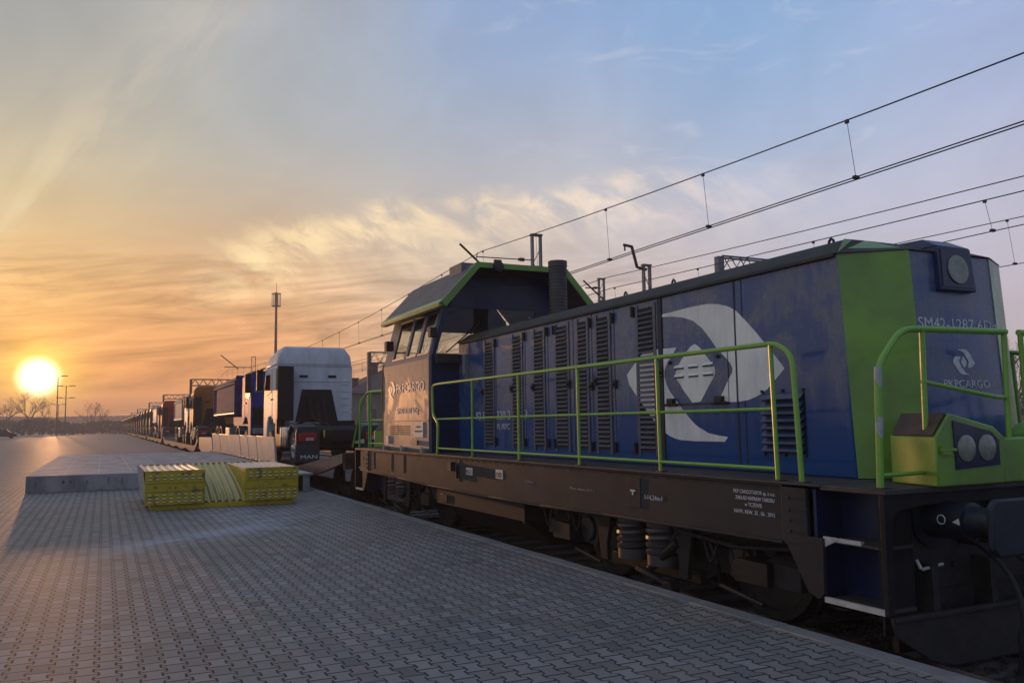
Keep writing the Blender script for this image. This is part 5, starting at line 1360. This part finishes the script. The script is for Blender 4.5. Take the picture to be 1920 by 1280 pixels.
def lattice_mast(x, y, h, label, arms=(), w=0.15, z0=-0.5, mat_=None):
    o_ = (x, y, z0); t = thing('catenary_mast', label, 'mast', o_, 'catenary masts along the tracks')
    m = MB(o_)
    for s in (-1, 1):
        m.box(x+s*w-.03, x+s*w+.03, y-.07, y+.07, z0, h)
    n = int((h-z0)/0.55)
    for k in range(n):
        za = z0+k*.55; s = 1 if k % 2 else -1
        m.tube([(x-s*w, y-.06, za), (x+s*w, y-.06, za+.55)], .014, 5)
    m.box(x-w-.05, x+w+.05, y-.09, y+.09, h-.04, h+.02); m.box(x-w-.05, x+w+.05, y-.09, y+.09, h-1.1, h-1.04)
    m.build('post', mat_ or GALV, t)
    for a in arms:
        m = MB(o_)
        for p, q, r in a: m.tube([p, q], r, 6)
        m.build('cantilever', WIRE, t)
        p, q, r = a[0]; mid = [p[i]*.82+q[i]*.18 for i in range(3)]; m2 = [p[i]*.70+q[i]*.30 for i in range(3)]
        m = MB(o_).lathe(mid, Vector(m2)-Vector(mid), [(0, .02), (.03, .07), (.06, .03), (.09, .075), (.12, .03), (.15, .07), (.18, .03), (.21, .06), (.24, .02)], 10); m.build('insulator', CERAMIC, t)
    return t
lattice_mast(12.6, 24.3, 7.6, 'twin channel catenary mast rising behind the cab roof',
             [[((12.54, 24.3, 6.75), (10.46, 24.3, 6.72), .018), ((9.90, 24.3, 7.09), (10.46, 24.3, 6.62), .035), ((10.46, 24.3, 6.62), (12.5, 24.3, 5.0), .03), ((10.46, 24.3, 6.66), (10.5, 24.3, 6.85), .015)]])
lattice_mast(17.4, 25.0, 7.05, 'catenary mast with a bent arm raised high, above the hood roof',
             [[((17.4, 25.0, 6.88), (17.0, 25.0, 6.94), .05), ((17.0, 25.0, 6.94), (16.80, 25.0, 7.66), .055), ((16.82, 25.0, 7.67), (16.45, 25.0, 7.71), .05), ((16.5, 25, 7.7), (16.5, 25, 7.5), .03)], [((17.2, 25, 5.7), (14.9, 25, 5.45), .02), ((15.2, 25, 5.5), (15.2, 25, 5.02), .015)]], 0.13)
lattice_mast(21.5, 34.7, 8.35, 'catenary mast with a sloping bracket between cab roof and bent arm mast',
             [[((21.4, 34.7, 7.9), (20.6, 34.7, 7.85), .03), ((20.5, 34.7, 8.2), (21.9, 34.7, 7.1), .04)]], 0.14)
lattice_mast(14.9, 98.0, 9.2, 'hazy catenary mast with sloping arm above the blue tipper',
             [[((14.7, 98, 8.0), (11.8, 98, 8.0), .05), ((11.4, 98, 9.3), (13.3, 98, 7.8), .06)]], 0.2, mat_=MASTGREY)
def portal(x0, x1, y, zt, zb, label, mat_, far=False):
    o_ = (x0, y, -0.5); t = thing('catenary_portal', label, 'portal', o_, 'catenary portals across the tracks')
    for x in (x0, x1):
        m = MB(o_).box(x-.16, x+.16, y-.16, y+.16, -.5, zt); m.build('post', mat_, t)
    m = MB(o_); r = .05 if not far else .07
    for z in (zt, zb):
        for d in (-.22, .22): m.tube([(x0, y+d, z), (x1, y+d, z)], r, 5)
    n = max(4, int((x1-x0)/1.0)); dx = (x1-x0)/n
    for k in range(n):
        for d in (-.22, .22):
            m.tube([(x0+k*dx, y+d, zb), (x0+(k+.5)*dx, y+d, zt), (x0+(k+1)*dx, y+d, zb)], r*.6, 4)
    m.build('truss', mat_, t)
    return t
portal(21.0, 44, 73, 7.85, 6.9, 'grey catenary portal with lattice beam between the white truck and the cab', MASTGREY)
portal(26.0, 44, 31.4, 9.15, 8.45, 'bluish catenary portal whose lattice beam shows above the hood roof', GALV)
FARM = mat('hazy_mast_steel', (0.12, 0.085, 0.07), 0.7)
for k, (y_, nm) in enumerate(((116, 'nearest'), (172, 'second'), (228, 'third'), (310, 'fourth'), (380, 'fifth'))):
    portal(9.9, 27, y_, 7.55, 6.75, '%s of the brown lattice portals above the truck train' % nm, FARM, True)

# ================================================================== FAR THINGS
mast = thing('telecom_mast', 'slender telecom mast with a caged antenna head behind the white truck', 'mast', (26.5, 150, -.5))
o_ = (26.5, 150, -.5)
m = MB(o_).tube([(26.5, 150, -.5), (26.5, 150, 12), (26.5, 150, 24.6)], [.34, .26, .17], 12); m.build('pole', mat('mast_brown', (0.10, 0.07, 0.055), 0.7), mast)
m = MB(o_)
for a in range(6):
    x, y = 26.5+.72*math.cos(a*math.pi/3), 150+.72*math.sin(a*math.pi/3)
    m.box(x-.05, x+.05, y-.05, y+.05, 22.2, 24.4)
for z in (22.2, 24.4):
    m.tube([(26.5+.75*math.cos(a*math.pi/8), 150+.75*math.sin(a*math.pi/8), z) for a in range(17)], .05, 5)
    for a in range(3): m.tube([(26.5-.75*math.cos(a*math.pi/3), 150-.75*math.sin(a*math.pi/3), z), (26.5+.75*math.cos(a*math.pi/3), 150+.75*math.sin(a*math.pi/3), z)], .035, 5)
m.cyl((26.5, 150, 24.5), (26.5, 150, 26.3), .04, 6); m.cyl((26.5, 150, 22.5), (26.5, 150, 24.2), .22, 8)
m.build('antenna_cage', mat('antenna_grey', (0.14, 0.13, 0.125), 0.6), mast)

house = thing('station_building', 'grey rendered building with brown hipped roof and chimneys behind the tracks', 'building', (30, 97, -.5))
o_ = (30, 97, -.5)
m = MB(o_).box(24, 40, 90, 104, -.5, 4.9); hw = m.build('wall', WALLM, house)
m = MB(o_); e = 0.5
lo = [(24-e, 90-e, 4.85), (40+e, 90-e, 4.85), (40+e, 104+e, 4.85), (24-e, 104+e, 4.85)]; ri = [(29.5, 97, 7.9), (34.5, 97, 7.9)]
m.add(lo+ri, [(0, 1, 5, 4), (1, 2, 5), (2, 3, 4, 5), (3, 0, 4), (3, 2, 1, 0)]); rf = m.build('roof', ROOFM, house)
for x, y, z in ((25.0, 93, 6.5), (28.3, 96.5, 8.4), (33, 97, 9.0)):
    m = MB(o_).box(x-.4, x+.4, y-.4, y+.4, 5.2, z); m.box(x-.5, x+.5, y-.5, y+.5, z, z+.15); m.build('chimney', mat('chimney_brick', (0.10, 0.06, 0.05), 0.8), rf)
for k in range(4):
    x = 25.5+k*3.8
    m = MB(o_).box(x-.08, x+1.28, 89.93, 89.99, 1.3, 3.3); fr_ = m.build('window', mat('window_surround', (0.3, 0.28, 0.26), 0.7), hw)
    m = MB(o_).box(x, x+1.2, 89.90, 89.925, 1.4, 3.2); m.build('pane', WINDOW, fr_)

def lamp(x, y, h, label, heads):
    o_ = (x, y, -.5 if y > 235 else 0); t = thing('street_lamp', label, 'lamp', o_, 'tall lamps beyond the platform')
    m = MB(o_).tube([(x, y, o_[2]), (x, y, h)], [.16, .09], 8); m.build('pole', MASTGREY, t)
    for z, dx in heads:
        m = MB(o_).tube([(x, y, z-.1), (x+dx*.9, y, z+.05)], .05, 6); m.prism([(x+dx*.7, y-.25, z-.02), (x+dx*2.0, y-.25, z+.04), (x+dx*2.0, y-.25, z+.2), (x+dx*.7, y-.25, z+.2)], (0, .5, 0)); m.build('lamp_head', MASTGREY, t)
lamp(-9.8, 220, 13.2, 'tall lamp post with one head beside the sun', [(13.4, 1)])
lamp(-8.3, 226, 11.6, 'lamp post with two pairs of heads, beside the tallest', [(11.4, 1), (11.4, -1), (8.6, 1), (8.6, -1)])
lamp(-13.0, 300, 9.0, 'small far lamp post with two heads low between the tall ones', [(8.9, 1), (8.9, -1)])

def bare_tree(x, y, h, seed, label, z0=-.6, spread=.62, depth=5, r0=None):
    rnd = random.Random(seed); o_ = (x, y, z0)
    t = thing('bare_tree', label, 'tree', o_, 'bare winter trees')
    mt, mc = MB(o_), MB(o_)
    def grow(p, d, l, r, lev):
        q = p + d*l
        mid = (p+q)/2 + Vector((rnd.uniform(-1, 1), rnd.uniform(-1, 1), rnd.uniform(-.3, .6)))*l*.08
        (mt if lev >= depth-1 else mc).tube([p, mid, q], [r, r*.85, r*.68], 5 if lev > 2 else 3)
        if lev <= 0: return
        for k in range(rnd.choice((3, 3, 4)) if lev > 1 else 5):
            dd = (d + Vector((rnd.uniform(-1, 1), rnd.uniform(-1, 1), rnd.uniform(-.25, .55)))*spread*1.25).normalized()
            grow(q if rnd.random() < .7 else mid, dd, l*rnd.uniform(.6, .86), r*rnd.uniform(.44, .58), lev-1)
    grow(Vector((x, y, z0)), Vector((rnd.uniform(-.05, .05), 0, 1)), h*.26, r0 or h*.022, depth)
    mt.build('trunk', BARK, t); mc.build('crown', BARK, t)
for k, (x, y, h, lb) in enumerate(((-27, 300, 14.0, 'bare spreading tree beside the parked car, in the far hedge'), (-21.0, 306, 16.0, 'broadest bare tree of the far hedge, under the sun'), (-17.0, 298, 12.5, 'narrower bare tree between the broad one and the tall lamp posts'),
                                   (-31, 310, 13.5, 'outermost bare tree of the far hedge, half out of view'), (-3.4, 300, 14.0, 'lone round bare tree on the far skyline'))):
    bare_tree(x, y, h, 10+k, lb)
for k, (x, y, h, lb) in enumerate(((74, 50, 13.0, 'tallest dense bare tree beyond the locomotive nose'), (82, 56, 11.5, 'bare tree behind the wires, farthest from the locomotive nose'), (62, 49, 8.0, 'low bare tree close beside the nose corner'), (27.2, 80, 13.0, 'bare tree whose branches reach out behind the cab roof eave'))):
    bare_tree(x, y, h, 40+k, lb, depth=5)

hb = MB()
rnd = random.Random(5)
for k in range(9000):
    x = rnd.uniform(-160, 6); y = 318+rnd.uniform(-6, 10); hmax = 5.4 + 1.2*math.sin(x*.11)+.8*math.sin(x*.31+1)
    if x > -12: hmax *= max(.55, 1 - (x+12)/40)
    z = -.6+rnd.random()**.7*max(1.2, hmax); s = rnd.uniform(.3, 1.0)
    a = rnd.uniform(0, 6.28)
    hb.add([(x, y, z), (x+s*math.cos(a), y+.3*rnd.random(), z+s*.9), (x+s*math.cos(a+1.2), y, z+s*.4), (x+.5*s*math.cos(a+2), y-.3, z-s*.6)], [(0, 1, 2), (0, 2, 3)])
kind(hb.build('hedge', HEDGE), 'stuff', 'mass of bare scrub along the far edge of the yard')
fw = MB()
def ridge(fn, y, x0, x1, n, th):
    pts = [(x0+(x1-x0)*k/n, y+rnd.uniform(-8, 8), fn(k)) for k in range(n+1)]
    for a, b in zip(pts[:-1], pts[1:]):
        fw.prism([(a[0], a[1], -.6), (b[0], b[1], -.6), (b[0], b[1], b[2]), (a[0], a[1], a[2])], (0, th, 0))
ridge(lambda k: 10.6+.7*rnd.random()+.5*math.sin(k*.03)+.3*math.sin(k*.11), 720, -700, 60, 900, 30)
ridge(lambda k: 8.5+.9*rnd.random()+.5*math.sin(k*.05), 300, 60, 700, 800, 30)
kind(fw.build('distant_wood', HEDGE), 'stuff', 'far belt of woodland along the horizon')
rs = MB()
for k in range(5200):
    x = rnd.uniform(56, 130); y = 60+rnd.uniform(-6, 12)+(x-56)*.1; z = -.6+rnd.random()**.8*(4.6+1.2*math.sin(x*.4)); s = rnd.uniform(.15, .5); a = rnd.uniform(0, 6.28)
    rs.add([(x, y, z), (x+s*math.cos(a), y+.3, z+s*.9), (x+s*math.cos(a+.8), y, z+s*.5), (x+.5*s*math.cos(a+2), y-.3, z-s*.6)], [(0, 1, 2), (0, 2, 3)])
kind(rs.build('scrub', HEDGE), 'stuff', 'bare scrub beyond the tracks past the locomotive nose')

# parked car at the left edge
def car(x, y, label, rot):
    t = thing('parked_car', label, 'car', (x, y, 0), 'cars parked at the far end of the platform', rot)
    body = paint('car_paint', (0.06, 0.06, 0.065), 0.25)
    m = MB(); prof = [(-2.1, .35), (-2.15, .75), (-1.95, .98), (-1.2, 1.02), (-.75, 1.42), (.55, 1.44), (1.15, 1.02), (1.95, .86), (2.15, .6), (2.12, .3), (1.75, .28), (1.6, .55), (1.1, .55), (.95, .28), (-.95, .28), (-1.1, .55), (-1.6, .55), (-1.75, .28)]
    m.prism([(a, -.85, b) for a, b in prof], (0, 1.7, 0)); b = m.build('body', body, t, bevel=.05)
    for s in (-1, 1):
        m = MB().prism([(a, s*.852, c) for a, c in ((-1.1, 1.03), (-.7, 1.36), (.5, 1.37), (1.0, 1.03))], (0, s*.008, 0)); m.build('side_window', WINDOW, b)
        for xx in (-1.35, 1.35):
            m = MB().lathe((xx, s*.68, .31), (0, s, 0), [(0, .2), (0, .30), (.16, .31), (.17, .2), (.15, .01)], 18); m.build('wheel', TYRE, t)
    for s in (-.55, .55):
        m = MB().box(2.08, 2.165, s-.17, s+.17, .62, .76); m.build('headlight', CHROME, t, bevel=.02)
    m = MB().prism([(a, -.72, c) for a, c in ((.62, 1.43), (1.16, 1.03), (1.18, 1.05), (.66, 1.45))], (0, 1.44, 0)); m.build('windscreen', WINDOW, b)
    return t
car(-15.3, 165, 'dark parked car at the far edge of the paving', 0.0)

# ------------------------------------------------------------------ evening haze
hz = MB().box(-905, 905, -62, 1005, -1.7, 29.0)
ho = hz.build('haze', mat('haze_tmp', (1, 1, 1)), None, off=(0, 0, 0)); kind(ho, 'stuff', 'thin evening haze over the yard')
hm = bpy.data.materials.new('evening_haze'); hm.use_nodes = True
hn = hm.node_tree; hn.nodes.clear()
pv = hn.nodes.new('ShaderNodeVolumePrincipled'); oo = hn.nodes.new('ShaderNodeOutputMaterial')
pv.inputs['Color'].default_value = (0.95, 0.80, 0.66, 1); pv.inputs['Density'].default_value = 0.0013; pv.inputs['Anisotropy'].default_value = 0.25
hn.links.new(pv.outputs[0], oo.inputs['Volume'])
ho.data.materials.clear(); ho.data.materials.append(hm)
